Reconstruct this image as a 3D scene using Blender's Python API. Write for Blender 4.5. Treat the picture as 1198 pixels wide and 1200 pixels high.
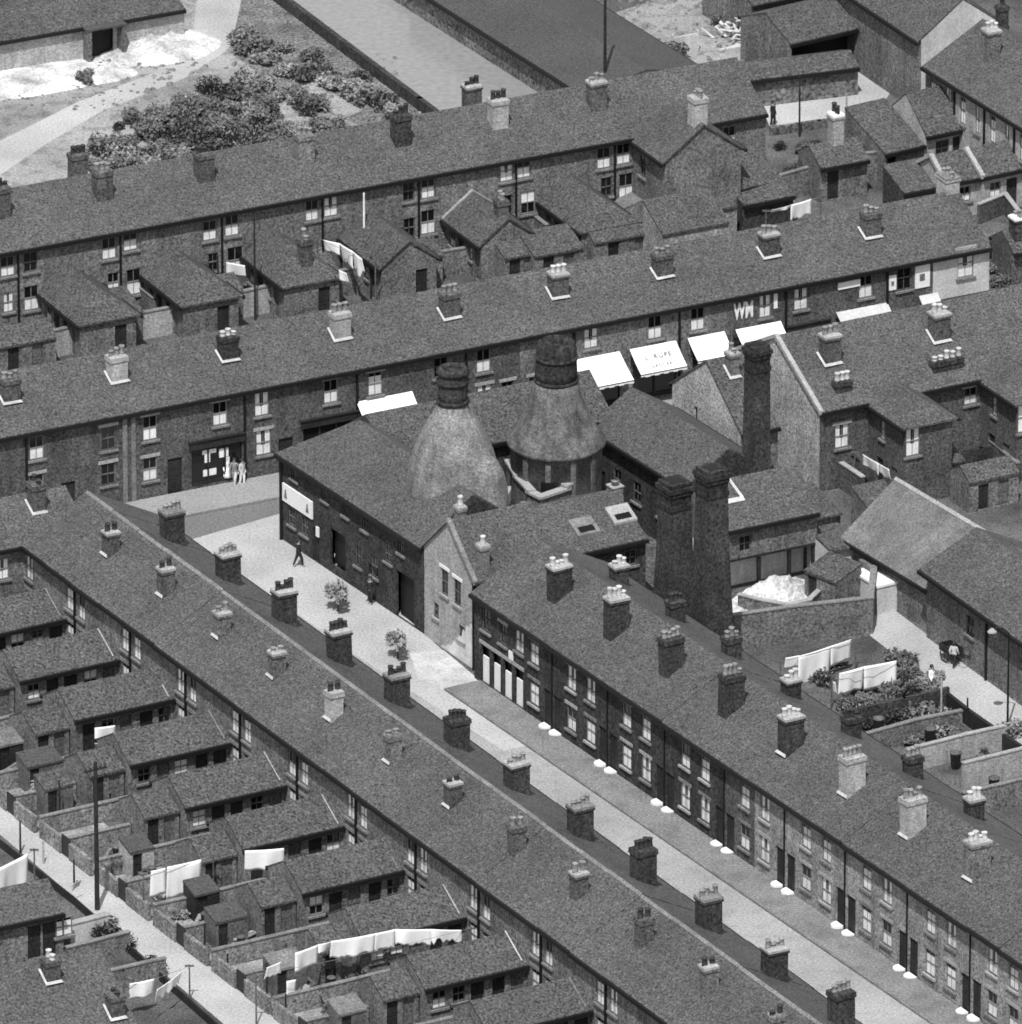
import bpy, math, random
from mathutils import Vector
R = math.radians
random.seed(7)
for o in list(bpy.data.objects): bpy.data.objects.remove(o)
SC = bpy.context.scene
COL = SC.collection

# ------------------------------------------------------------------ camera
DIST, SPX, TH = 800.0, 20.0, R(23.0)
FW = Vector((0, math.cos(TH), -math.sin(TH)))
UP = Vector((0, math.sin(TH), math.cos(TH)))
CAM = FW * -DIST
FPX = SPX * DIST
def ray(px, py):
    return FW * FPX + Vector((1, 0, 0)) * (px - 599.0) - UP * (py - 600.0)
def P(px, py, z=0.0):
    r = ray(px, py); t = (z - CAM.z) / r.z
    return CAM + r * t
cd = bpy.data.cameras.new('camera'); co = bpy.data.objects.new('camera', cd); COL.objects.link(co)
co.location = CAM; co.rotation_euler = (math.pi / 2 - TH, 0, 0)
cd.sensor_width = 36; cd.sensor_fit = 'HORIZONTAL'; cd.lens = 36.0 * FPX / 1198.0
cd.clip_start = 10; cd.clip_end = 20000
SC.camera = co
cd.dof.use_dof = True; cd.dof.focus_distance = 420; cd.dof.aperture_fstop = 7.0     # slightly soft long aerial lens

# ------------------------------------------------------------------ light
SUN_AZ = Vector((-0.16, -1.0)).normalized(); SUN_EL = R(60)
sd = bpy.data.lights.new('sun', 'SUN'); so = bpy.data.objects.new('sun', sd); COL.objects.link(so)
sd.energy = 3.25; sd.angle = R(0.7); sd.color = (1, 1, 1)
dirv = Vector((SUN_AZ.x * math.cos(SUN_EL), SUN_AZ.y * math.cos(SUN_EL), math.sin(SUN_EL)))
so.rotation_euler = dirv.to_track_quat('Z', 'Y').to_euler(); so.location = (0, 0, 300)
w = bpy.data.worlds.new('World'); SC.world = w; w.use_nodes = True
nt = w.node_tree; bg = nt.nodes['Background']
sky = nt.nodes.new('ShaderNodeTexSky'); sky.sky_type = 'NISHITA'; sky.sun_disc = False
sky.sun_elevation = SUN_EL; sky.sun_rotation = math.atan2(SUN_AZ.x, SUN_AZ.y)
bw = nt.nodes.new('ShaderNodeRGBToBW')
nt.links.new(sky.outputs[0], bw.inputs[0]); nt.links.new(bw.outputs[0], bg.inputs[0])
bg.inputs[1].default_value = 0.15
SC.view_settings.view_transform = 'Standard'; SC.view_settings.look = 'None'
SC.view_settings.exposure = 0.5; SC.view_settings.gamma = 1

# ------------------------------------------------------------------ materials
def mat(name, v, grain=0.25, gscale=6.0, blot=0.12, bscale=0.35, rough=0.85, brick=None, bump=0.0, streak=0.0, spec=0.3, stain=0.0, raw=False):
    if v < .45 and not raw: v *= .72
    grain = min(.85, grain * 2.1) if v < .4 else grain * 1.5
    gscale *= 1.55
    m = bpy.data.materials.new(name); m.use_nodes = True
    n = m.node_tree.nodes; l = m.node_tree.links
    b = n['Principled BSDF']; b.inputs['Roughness'].default_value = rough
    b.inputs['Specular IOR Level'].default_value = spec
    geo = n.new('ShaderNodeNewGeometry')
    def noise(scale, detail, sx=None):
        t = n.new('ShaderNodeTexNoise'); t.inputs['Scale'].default_value = scale; t.inputs['Detail'].default_value = detail
        src = geo.outputs['Position']
        if sx:
            mp = n.new('ShaderNodeMapping'); mp.inputs['Scale'].default_value = sx
            l.new(src, mp.inputs[0]); src = mp.outputs[0]
        l.new(src, t.inputs['Vector']); return t.outputs[0]
    def rng(src, a, c, lo=0.3, hi=0.7):
        r = n.new('ShaderNodeMapRange'); r.inputs[1].default_value = lo; r.inputs[2].default_value = hi
        r.inputs[3].default_value = a; r.inputs[4].default_value = c; r.clamp = False
        l.new(src, r.inputs[0]); return r.outputs[0]
    def mul(a, c):
        k = n.new('ShaderNodeMath'); k.operation = 'MULTIPLY'; k.use_clamp = False
        l.new(a, k.inputs[0])
        if isinstance(c, (int, float)): k.inputs[1].default_value = c
        else: l.new(c, k.inputs[1])
        return k.outputs[0]
    g = rng(noise(gscale, 2.0), 1 - grain, 1 + grain)
    g = mul(g, rng(noise(bscale, 3.0), 1 - blot, 1 + blot))
    if streak: g = mul(g, rng(noise(1.0, 3.0, (2.2, 2.2, 0.25)), 1 - streak, 1 + streak))
    if stain:
        s = n.new('ShaderNodeMapRange'); s.inputs[1].default_value = 0.5; s.inputs[2].default_value = 0.62
        s.inputs[3].default_value = 1.0; s.inputs[4].default_value = 1 - stain
        l.new(noise(0.9, 5.0), s.inputs[0]); g = mul(g, s.outputs[0])
    if brick:
        tc = n.new('ShaderNodeTexCoord'); sp = n.new('ShaderNodeSeparateXYZ'); l.new(tc.outputs['Object'], sp.inputs[0])
        ad = n.new('ShaderNodeMath'); ad.operation = 'ADD'; l.new(sp.outputs[0], ad.inputs[0]); l.new(sp.outputs[1], ad.inputs[1])
        cb = n.new('ShaderNodeCombineXYZ')
        if brick == 'slate':
            l.new(sp.outputs[0], cb.inputs[0])
            zz = n.new('ShaderNodeMath'); zz.operation = 'MULTIPLY'; zz.inputs[1].default_value = 2.0
            l.new(sp.outputs[2], zz.inputs[0]); l.new(zz.outputs[0], cb.inputs[1])
        else:
            l.new(ad.outputs[0], cb.inputs[0]); l.new(sp.outputs[2], cb.inputs[1])
        bt = n.new('ShaderNodeTexBrick'); l.new(cb.outputs[0], bt.inputs['Vector'])
        bt.inputs['Scale'].default_value = 1.0
        if brick == 'slate':
            bt.inputs['Brick Width'].default_value = 0.3; bt.inputs['Row Height'].default_value = 0.24
            bt.inputs['Mortar Size'].default_value = 0.012
            bt.inputs['Color1'].default_value = (.86,) * 3 + (1,); bt.inputs['Color2'].default_value = (1.14,) * 3 + (1,); bt.inputs['Mortar'].default_value = (.75,) * 3 + (1,)
        else:
            bt.inputs['Brick Width'].default_value = 0.23; bt.inputs['Row Height'].default_value = 0.075
            bt.inputs['Mortar Size'].default_value = 0.01
            bt.inputs['Color1'].default_value = (.78,) * 3 + (1,); bt.inputs['Color2'].default_value = (1.22,) * 3 + (1,); bt.inputs['Mortar'].default_value = (1.35,) * 3 + (1,)
        g = mul(g, bt.outputs[0])
    g = mul(g, float(v))
    l.new(g, b.inputs['Base Color'])
    if bump:
        bp = n.new('ShaderNodeBump'); bp.inputs['Strength'].default_value = bump; bp.inputs['Distance'].default_value = 0.05
        l.new(noise(gscale * 0.8, 3.0), bp.inputs['Height']); l.new(bp.outputs[0], b.inputs['Normal'])
    return m

M = {}
M['slate'] = mat('slate', 0.108, .34, 5.4, .13, .25, .8, 'slate', .2, stain=.1)
M['slate2'] = mat('slate_weathered', 0.098, .38, 5.0, .14, .3, .8, 'slate', .25)
M['slate_pale'] = mat('corrugated_sheeting', 0.19, .2, 5.5, .22, .45, .8, None, .3, .15)
M['slate_dark'] = mat('felt_roof', 0.085, .22, 5.5, .1, .3, .85, None, .2)
M['brick'] = mat('sooty_brick', 0.1, .3, 4.5, .25, .5, .9, 'brick', .2, .2)
M['brick_dark'] = mat('black_sooty_brick', 0.048, .35, 4.0, .3, .5, .9, 'brick', .2, .25)
M['brick_soot'] = mat('smoke_blackened_brick', 0.03, .4, 3.0, .4, .5, .9, 'brick', .2, .3)
M['brick_mid'] = mat('weathered_brick', 0.165, .3, 4.5, .25, .6, .9, 'brick', .2, .2)
M['kiln_brick2'] = mat('dark_kiln_brickwork', 0.14, .2, 5.0, .2, .5, .9, 'brick', .2, .35, stain=.3)
M['kiln_brick'] = mat('kiln_brickwork', 0.21, .2, 5.0, .18, .5, .9, 'brick', .2, .28, stain=.2)
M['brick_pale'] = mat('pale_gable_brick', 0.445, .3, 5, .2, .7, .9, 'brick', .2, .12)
M['brick_light'] = mat('pale_brick', 0.4, .15, 5.0, .12, .7, .9, 'brick', .2, .15)
M['render'] = mat('pale_render', 0.47, .12, 4.5, .12, .6, .85, None, .1, .1)
M['white'] = mat('white_paint', 0.78, .06, 5, .06, .8, .6)
M['whitewash'] = mat('limewash', 0.6, .1, 4, .2, .8, .9, None, .15, .15)
M['cloth'] = mat('white_cotton', 0.86, .03, 5, .04, 1.5, .9)
M['cloth_grey'] = mat('grey_cotton', 0.5, .08, 5, .1, 1.5, .9)
M['cloth_dark'] = mat('dark_wool', 0.035, .2, 8, .1, 2, .9)
M['cloth_mid'] = mat('worn_cotton', 0.3, .12, 8, .1, 2, .9)
M['skin'] = mat('skin', 0.34, .05, 8, .05, 2, .6)
M['hair'] = mat('hair', 0.04, .2, 10, .1, 2, .7)
M['stone'] = mat('stone_dressing', 0.43, .15, 6, .12, 1, .85)
M['stone_dim'] = mat('grimy_stone', 0.24, .2, 6, .2, 1, .85)
M['flash'] = mat('mortar_flashing', 0.46, .12, 6, .15, 1.2, .85)
M['pot'] = mat('chimney_clay', 0.3, .2, 6, .25, 1.5, .85)
M['pot_pale'] = mat('pale_clay', 0.47, .12, 6, .2, 1.5, .85)
M['pot_dark'] = mat('sooted_clay', 0.05, .25, 6, .25, 1.5, .85)
M['glass'] = mat('window_glass', 0.012, .1, 3, .2, .8, .12, spec=.5)
M['net'] = mat('net_curtain', 0.7, .12, 9, .15, 1.3, .9)
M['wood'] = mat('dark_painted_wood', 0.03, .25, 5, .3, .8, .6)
M['wood_grey'] = mat('weathered_timber', 0.14, .25, 5, .3, .8, .85)
M['frame'] = mat('sash_paint', 0.26, .1, 6, .2, 1, .6)
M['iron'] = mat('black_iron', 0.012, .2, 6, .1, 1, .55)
M['ground'] = mat('trodden_yard_earth', 0.125, .25, 4.5, .45, .22, .95, None, .3, stain=.25)
M['path'] = mat('pale_yard_path', 0.36, .2, 4.5, .3, .6, .95, None, .2, stain=.2)
M['road'] = mat('dusty_road', 0.43, .13, 4.5, .16, .12, .95, None, .1, stain=.12)
M['road_dark'] = mat('tarred_road', 0.2, .16, 4.5, .1, .15, .95, None, .1)
M['pave'] = mat('paving', 0.26, .18, 4.5, .16, .3, .9, None, .1, stain=.18)
M['pave_light'] = mat('pale_paving', 0.36, .12, 4.5, .1, .3, .9, None, .1)
M['dust'] = mat('pale_trodden_dirt', 0.365, .12, 4.5, .18, .2, .95, None, .1, raw=True)
M['waste'] = mat('waste_ground', 0.36, .16, 3.5, .3, .12, .95, None, .3, stain=.3)
M['brick_yard'] = mat('yard_wall_brick', 0.22, .3, 4.5, .3, .6, .9, 'brick', .2, .25)
M['brick_ochre'] = mat('buff_brick', 0.29, .25, 4.5, .25, .6, .9, 'brick', .2, .2)
M['clay_dirty'] = mat('dirty_white_clay', 0.5, .14, 4, .4, .25, .95, None, .3, stain=.35)
M['dust_pale'] = mat('pale_spilled_dust', 0.47, .14, 4, .25, .3, .95, None, .2, stain=.2)
M['clay_heap'] = mat('white_clay', 0.5, .2, 4, .45, .5, .95, None, .3)
M['rough'] = mat('rough_grass', 0.11, .35, 3.5, .4, .4, .95, None, .4, stain=.3)
M['leaf'] = mat('dusty_foliage', 0.15, .35, 4.0, .3, .9, .8)
M['leaf_light'] = mat('pale_foliage', 0.27, .35, 3.0, .3, .9, .8)
M['twig'] = mat('twig_bark', 0.09, .3, 6, .2, 1, .9)
M['water'] = mat('canal_surface', 0.33, .06, 1.5, .06, .05, .22, None, 0.03, spec=.6)  # pale base colour has the sky's reflection painted into it
M['stonewall'] = mat('rough_stone_walling', 0.17, .35, 3.0, .3, .5, .9, None, .3)
M['soot_pipe'] = M['iron']

# ------------------------------------------------------------------ mesh helper
class MB:
    def __init__(s): s.v = []; s.f = []
    def quad(s, *pts):
        i = len(s.v); s.v += [tuple(p) for p in pts]; s.f.append(tuple(range(i, i + len(pts))))
    def box(s, x0, x1, y0, y1, z0, z1):
        i = len(s.v)
        s.v += [(x0, y0, z0), (x1, y0, z0), (x1, y1, z0), (x0, y1, z0), (x0, y0, z1), (x1, y0, z1), (x1, y1, z1), (x0, y1, z1)]
        s.f += [tuple(i + k for k in q) for q in ((0, 3, 2, 1), (4, 5, 6, 7), (0, 1, 5, 4), (1, 2, 6, 5), (2, 3, 7, 6), (3, 0, 4, 7))]
    def obox(s, c, dx, dy, z0, z1, hx, hy):     # oriented box, c=(x,y), unit dx, dy
        pts = [(c[0] + dx[0] * a + dy[0] * b, c[1] + dx[1] * a + dy[1] * b) for a, b in ((-hx, -hy), (hx, -hy), (hx, hy), (-hx, hy))]
        s.prism(pts, z0, z1)
    def prism(s, pts, z0, z1, top=None):
        n = len(pts); i = len(s.v); top = top or pts
        s.v += [(p[0], p[1], z0) for p in pts] + [(p[0], p[1], z1) for p in top]
        s.f.append(tuple(i + k for k in reversed(range(n)))); s.f.append(tuple(i + n + k for k in range(n)))
        for k in range(n): s.f.append((i + k, i + (k + 1) % n, i + n + (k + 1) % n, i + n + k))
    def lathe(s, prof, n=24, c=(0, 0), wob=0.0):
        i = len(s.v); m = len(prof)
        for r, z in prof:
            for k in range(n):
                a = 2 * math.pi * k / n; rr = r * (1 + wob * math.sin(3 * a + z))
                s.v.append((c[0] + rr * math.cos(a), c[1] + rr * math.sin(a), z))
        for j in range(m - 1):
            for k in range(n):
                s.f.append((i + j * n + k, i + j * n + (k + 1) % n, i + (j + 1) * n + (k + 1) % n, i + (j + 1) * n + k))
        s.f.append(tuple(i + k for k in reversed(range(n)))); s.f.append(tuple(i + (m - 1) * n + k for k in range(n)))
    def tube(s, a, b, r0, r1, n=8):
        a = Vector(a); b = Vector(b); d = (b - a).normalized()
        u = d.orthogonal().normalized(); w_ = d.cross(u); i = len(s.v)
        for c, r in ((a, r0), (b, r1)):
            for k in range(n):
                t = 2 * math.pi * k / n; s.v.append(tuple(c + u * (r * math.cos(t)) + w_ * (r * math.sin(t))))
        for k in range(n): s.f.append((i + k, i + (k + 1) % n, i + n + (k + 1) % n, i + n + k))
        s.f.append(tuple(i + k for k in reversed(range(n)))); s.f.append(tuple(i + n + k for k in range(n)))
    def mesh(s, name, m, smooth=False):
        me = bpy.data.meshes.new(name); me.from_pydata(s.v, [], s.f); me.materials.append(m)
        if smooth:
            for p in me.polygons: p.use_smooth = True
        return me
    def pieces(s, name, m, parent=None, loc=(0, 0, 0), rot=0.0):
        par = list(range(len(s.v)))
        def fd(a):
            while par[a] != a: par[a] = par[par[a]]; a = par[a]
            return a
        for f in s.f:
            for k in f[1:]: par[fd(k)] = fd(f[0])
        G = {}
        for f in s.f: G.setdefault(fd(f[0]), []).append(f)
        for fs in G.values():
            b = MB(); mp = {}
            for f in fs:
                for k in f:
                    if k not in mp: mp[k] = len(b.v); b.v.append(s.v[k])
                b.f.append(tuple(mp[k] for k in f))
            b.build(name, m, parent, loc, rot)
    def build(s, name, m, parent=None, loc=(0, 0, 0), rot=0.0, smooth=False):
        return put(name, s.mesh(name, m, smooth), parent, loc, rot)

def put(name, me, parent=None, loc=(0, 0, 0), rot=0.0):
    o = bpy.data.objects.new(name, me); COL.objects.link(o)
    o.parent = parent; o.location = loc; o.rotation_euler = (0, 0, rot); return o
def tag(o, label, cat, group=None, kind=None):
    if label: o['label'] = label
    if cat: o['category'] = cat
    if group: o['group'] = group
    if kind: o['kind'] = kind
    return o
def thing(name, label, cat, loc=(0, 0, 0), rot=0.0, group=None):
    o = bpy.data.objects.new(name, None); COL.objects.link(o); o.empty_display_size = .5
    o.location = loc; o.rotation_euler = (0, 0, rot); return tag(o, label, cat, group)
ORD = ['first', 'second', 'third', 'fourth', 'fifth', 'sixth', 'seventh', 'eighth', 'ninth', 'tenth', 'eleventh', 'twelfth',
       'thirteenth', 'fourteenth', 'fifteenth', 'sixteenth', 'seventeenth', 'eighteenth', 'nineteenth', 'twentieth', 'twenty-first',
       'twenty-second', 'twenty-third', 'twenty-fourth', 'twenty-fifth', 'twenty-sixth', 'twenty-seventh', 'twenty-eighth']

# ------------------------------------------------------------------ openings (cached meshes, shared by copies)
CACHE = {}
def cached(key, fn):
    if key not in CACHE: CACHE[key] = fn()
    return CACHE[key]
def win_meshes(w_, h, style):
    def mk():
        d = {}
        f = MB(); b = .07
        f.box(-w_/2, -w_/2 + b, .06, .12, 0, h); f.box(w_/2 - b, w_/2, .06, .12, 0, h)
        f.box(-w_/2 + b, w_/2 - b, .06, .12, 0, b); f.box(-w_/2 + b, w_/2 - b, .06, .12, h - b, h)
        f.box(-w_/2 + b, w_/2 - b, .05, .11, h * .5 - .035, h * .5 + .035)
        f.box(-.02, .02, .075, .11, b, h - b)
        d['frame'] = f.mesh('window', M['frame'] if style not in ('dark', 'plain') else M['wood_grey'])
        p = MB(); p.box(-w_/2 + .01, w_/2 - .01, .105, .14, .01, h - .01); d['pane'] = p.mesh('pane', M['glass'])
        if style in ('half', 'net', 'sides', 'top'):
            c = MB(); i = w_/2 - b
            def strip(x0, x1, z0, z1):
                n = max(3, int((x1 - x0) / .09)); 
                for k in range(n):
                    a = x0 + (x1 - x0) * k / n; e = x0 + (x1 - x0) * (k + 1) / n
                    ya = .1 - .012 * (k % 2); yb = .1 - .012 * ((k + 1) % 2)
                    c.quad((a, ya, z0), (e, yb, z0), (e, yb, z1), (a, ya, z1))
            if style == 'half': strip(-i, i, b, h * .52)
            if style == 'top': strip(-i, i, h * .5, h - b)
            if style == 'net': strip(-i, i, b, h * .8)
            if style == 'sides':
                strip(-i, -i * .3, b, h - b); strip(i * .3, i, b, h - b); strip(-i * .3, i * .3, b, h * .4)
            d['curtain'] = c.mesh('curtain', M['net'])
        return d
    return cached(('win', round(w_, 2), round(h, 2), style), mk)
def lin_mesh(w_, h, m, name):
    def mk():
        b = MB(); b.box(-w_/2, w_/2, -.035, .05, 0, h); return b.mesh(name, m)
    return cached((name, round(w_, 2), round(h, 2), m.name), mk)
def sill_mesh(w_, m):
    def mk():
        b = MB(); b.box(-w_/2, w_/2, -.12, .06, -.13, 0); return b.mesh('sill', m)
    return cached(('sill', round(w_, 2), m.name), mk)
def door_mesh(w_, h, m):
    def mk():
        b = MB(); b.box(-w_/2, w_/2, .12, .17, 0, h)
        for a, e in ((-.8, -.1), (.1, .8)):
            for z0, z1 in ((.08, .42), (.5, .92)):
                b.box(a * w_/2, e * w_/2, .1, .121, z0 * h, z1 * h)
        return b.mesh('door', m)
    return cached(('door', round(w_, 2), round(h, 2), m.name), mk)
def step_mesh(w_, d, h):
    def mk():
        b = MB(); pts = []
        for k in range(9):
            a = math.pi + math.pi * k / 8
            pts.append((w_/2 * math.copysign(abs(math.cos(a)), math.cos(a)), -d * abs(math.sin(a)) if k not in (0, 8) else 0))
        b.prism(pts, 0, h); return b.mesh('doorstep', M['white'])
    return cached(('step', w_, d, h), mk)

def opening(parent, op, loc, rot=0.0):
    k = op['k']; x, z, w_, h = op['x'], op['z'], op['w'], op['h']
    c, s_ = math.cos(rot), math.sin(rot)
    L = (loc[0] + x * c, loc[1] + x * s_, loc[2] + z)
    if k == 'win':
        d = win_meshes(w_, h, op.get('s', 'half'))
        f = put('window', d['frame'], parent, L, rot)
        put('pane', d['pane'], f)
        if 'curtain' in d: put('curtain', d['curtain'], f)
        if op.get('sill', 1): put('sill', sill_mesh(w_ + .25, op.get('sm', M['stone_dim'])), f)
        if op.get('lin', 1): put('lintel', lin_mesh(w_ + .35, .2, op.get('lm', M['stone']), 'lintel'), f, (0, 0, h))
    elif k == 'door':
        f = put('door', door_mesh(w_, h, op.get('m', M['wood'])), parent, L, rot)
        if op.get('lin', 0): put('lintel', lin_mesh(w_ + .3, .2, op.get('lm', M['stone_dim']), 'lintel'), f, (0, 0, h))
        if op.get('step', 0): put('doorstep', step_mesh(.8, .55, .24), f, (0, 0, -z))
    elif k == 'dark':
        b = MB(); b.box(-w_/2, w_/2, .3, .36, 0, h); b.build('dark_opening', M['iron'], parent, L, rot)  # black panel stands in for the shade inside the opening
def hole(op): return (op['x'] - op['w']/2, op['x'] + op['w']/2, op['z'], op['z'] + op['h'])
def wall_holes(mb, o, u, n, W, H, holes, depth=.14):
    """vertical wall from o along unit u, height H; n points into the wall"""
    o = Vector(o); u = Vector(u); n = Vector(n); zv = Vector((0, 0, 1))
    hs = [(max(a, .02), min(b, W - .02), max(c, 0), min(d, H - .02)) for a, b, c, d in holes]
    hs = [h for h in hs if h[1] - h[0] > .05 and h[3] - h[2] > .05]
    xs = sorted({0.0, W} | {h[0] for h in hs} | {h[1] for h in hs}); zs = sorted({0.0, H} | {h[2] for h in hs} | {h[3] for h in hs})
    q = lambda x, z, d=0: tuple(o + u * x + zv * z + n * d)
    for i in range(len(xs) - 1):
        for j in range(len(zs) - 1):
            a, b, c, d = xs[i], xs[i+1], zs[j], zs[j+1]; mx, mz = (a + b)/2, (c + d)/2
            if any(h[0] < mx < h[1] and h[2] < mz < h[3] for h in hs): continue
            mb.quad(q(a, c), q(b, c), q(b, d), q(a, d))
    for a, b, c, d in hs:
        mb.quad(q(a, c), q(a, d), q(a, d, depth), q(a, c, depth)); mb.quad(q(b, d), q(b, c), q(b, c, depth), q(b, d, depth))
        mb.quad(q(a, d), q(b, d), q(b, d, depth), q(a, d, depth)); mb.quad(q(b, c), q(a, c), q(a, c, depth), q(b, c, depth))
def solid_roof(mb, V, F, t=.13):
    n = len(V); i = len(mb.v)
    mb.v += [tuple(v) for v in V] + [(v[0], v[1], v[2] + t) for v in V]
    E = {}
    for f in F:
        mb.f.append(tuple(i + k for k in reversed(f))); mb.f.append(tuple(i + n + k for k in f))
        for a, b in zip(f, f[1:] + f[:1]): E[(a, b)] = 1
    for a, b in E:
        if (b, a) not in E: mb.f.append((i + a, i + b, i + n + b, i + n + a))

def block(parent, w_, dep, eave, rise, loc=(0, 0, 0), rot=0.0, front=(), left=(), right=(), wall=None, roof=None, hipL=False, hipR=False,
          over=.26, vergeL=0.0, vergeR=0.0, gutter=True, ridge=None, names=('wall', 'roof'), mono=False, leftwall=None, z0=0.0, verge=None):
    """a building volume: front at y=0 facing -y, ridge along x (mono: single slope rising to the back)"""
    wall = wall or M['brick']; roof = roof or M['slate']
    c, s_ = math.cos(rot), math.sin(rot)
    def tr(x, y, z=0): return (loc[0] + x * c - y * s_, loc[1] + x * s_ + y * c, loc[2] + z)
    h = dep if mono else dep / 2.0
    mb = MB(); e = .002
    wall_holes(mb, (e, 0, z0), (1, 0, 0), (0, 1, 0), w_ - 2*e, eave - z0, [(a, b, c_ - z0, d - z0) for a, b, c_, d in map(hole, front)])
    zb = eave + rise if mono else eave
    mb.quad((w_ - e, dep, z0), (e, dep, z0), (e, dep, zb), (w_ - e, dep, zb))
    lw = MB() if leftwall else mb
    # left face: seen from outside u runs dep -> 0
    wall_holes(lw, (e, dep, z0), (0, -1, 0), (1, 0, 0), dep, eave - z0, [(a, b, c_ - z0, d - z0) for a, b, c_, d in map(hole, left)])
    wall_holes(mb, (w_ - e, 0, z0), (0, 1, 0), (-1, 0, 0), dep, eave - z0, [(a, b, c_ - z0, d - z0) for a, b, c_, d in map(hole, right)])
    if mono:
        lw.quad((e, 0, eave), (e, dep, eave), (e, dep, zb)); mb.quad((w_ - e, 0, eave), (w_ - e, dep, eave), (w_ - e, dep, zb))
    else:
        if not hipL: lw.quad((e, dep, eave), (e, 0, eave), (e, h, eave + rise))
        if not hipR: mb.quad((w_ - e, 0, eave), (w_ - e, dep, eave), (w_ - e, h, eave + rise))
    wo = mb.build(names[0], wall, parent, loc, rot)
    if leftwall: lw.build('gable_wall', leftwall, parent, loc, rot)
    k = rise / h
    zo = eave - k * over
    xl = -(over if hipL else vergeL); xr = w_ + (over if hipR else vergeR)
    rb = MB()
    if mono:
        V = [(xl, -over, zo), (xr, -over, zo), (xr, dep + .05, eave + rise + k * .05), (xl, dep + .05, eave + rise + k * .05)]
        solid_roof(rb, V, [(0, 1, 2, 3)])
    else:
        rl = h if hipL else xl; rr = w_ - h if hipR else xr
        V = [(xl, -over, zo), (xr, -over, zo), (xr, dep + over, zo), (xl, dep + over, zo), (rl, h, eave + rise), (rr, h, eave + rise)]
        F = [(0, 1, 5, 4), (2, 3, 4, 5)]
        if hipL: F.append((3, 0, 4))
        if hipR: F.append((1, 2, 5))
        solid_roof(rb, V, F)
    ro = rb.build(names[1], roof, parent, loc, rot)
    if gutter:
        g = MB(); g.box(xl, xr, -over - .14, -over - .002, zo - .13, zo + .08)
        if not mono: g.box(xl, xr, dep + over + .002, dep + over + .14, zo - .13, zo + .08)
        g.pieces('gutter', M['iron'], ro)
    if ridge and not mono:
        g = MB(); z = eave + rise + .13
        x0, x1 = (h if hipL else xl), (w_ - h if hipR else xr)
        g.quad((x0, h - .16, z - .09), (x1, h - .16, z - .09), (x1, h, z + .06), (x0, h, z + .06))
        g.quad((x1, h + .16, z - .09), (x0, h + .16, z - .09), (x0, h, z + .06), (x1, h, z + .06))
        put('ridge_tiles', g.mesh('ridge_tiles', ridge), ro)
    if verge:
        g = MB()
        x0, x1 = -.16, .12
        for (ya, yb) in ((-over, h), (dep + over, h)):
            g = MB(); za, zb2 = zo + .13, eave + rise + .13
            g.quad((x0, ya, za + .1), (x1, ya, za + .1), (x1, yb, zb2 + .1), (x0, yb, zb2 + .1))
            g.quad((x0, ya, za - .15), (x0, yb, zb2 - .15), (x0, yb, zb2 + .1), (x0, ya, za + .1))
            g.quad((x1, ya, za - .15), (x1, yb, zb2 - .15), (x1, yb, zb2 + .1), (x1, ya, za + .1))
            g.quad((x0, ya, za - .15), (x1, ya, za - .15), (x1, ya, za + .1), (x0, ya, za + .1))
            put('coping', g.mesh('coping', verge), ro)
    for op in front: opening(parent, op, tr(0, 0), rot)
    for op in left: opening(parent, op, tr(0, dep), rot - math.pi/2)
    for op in right: opening(parent, op, tr(w_, 0), rot + math.pi/2)
    return wo, ro

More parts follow.
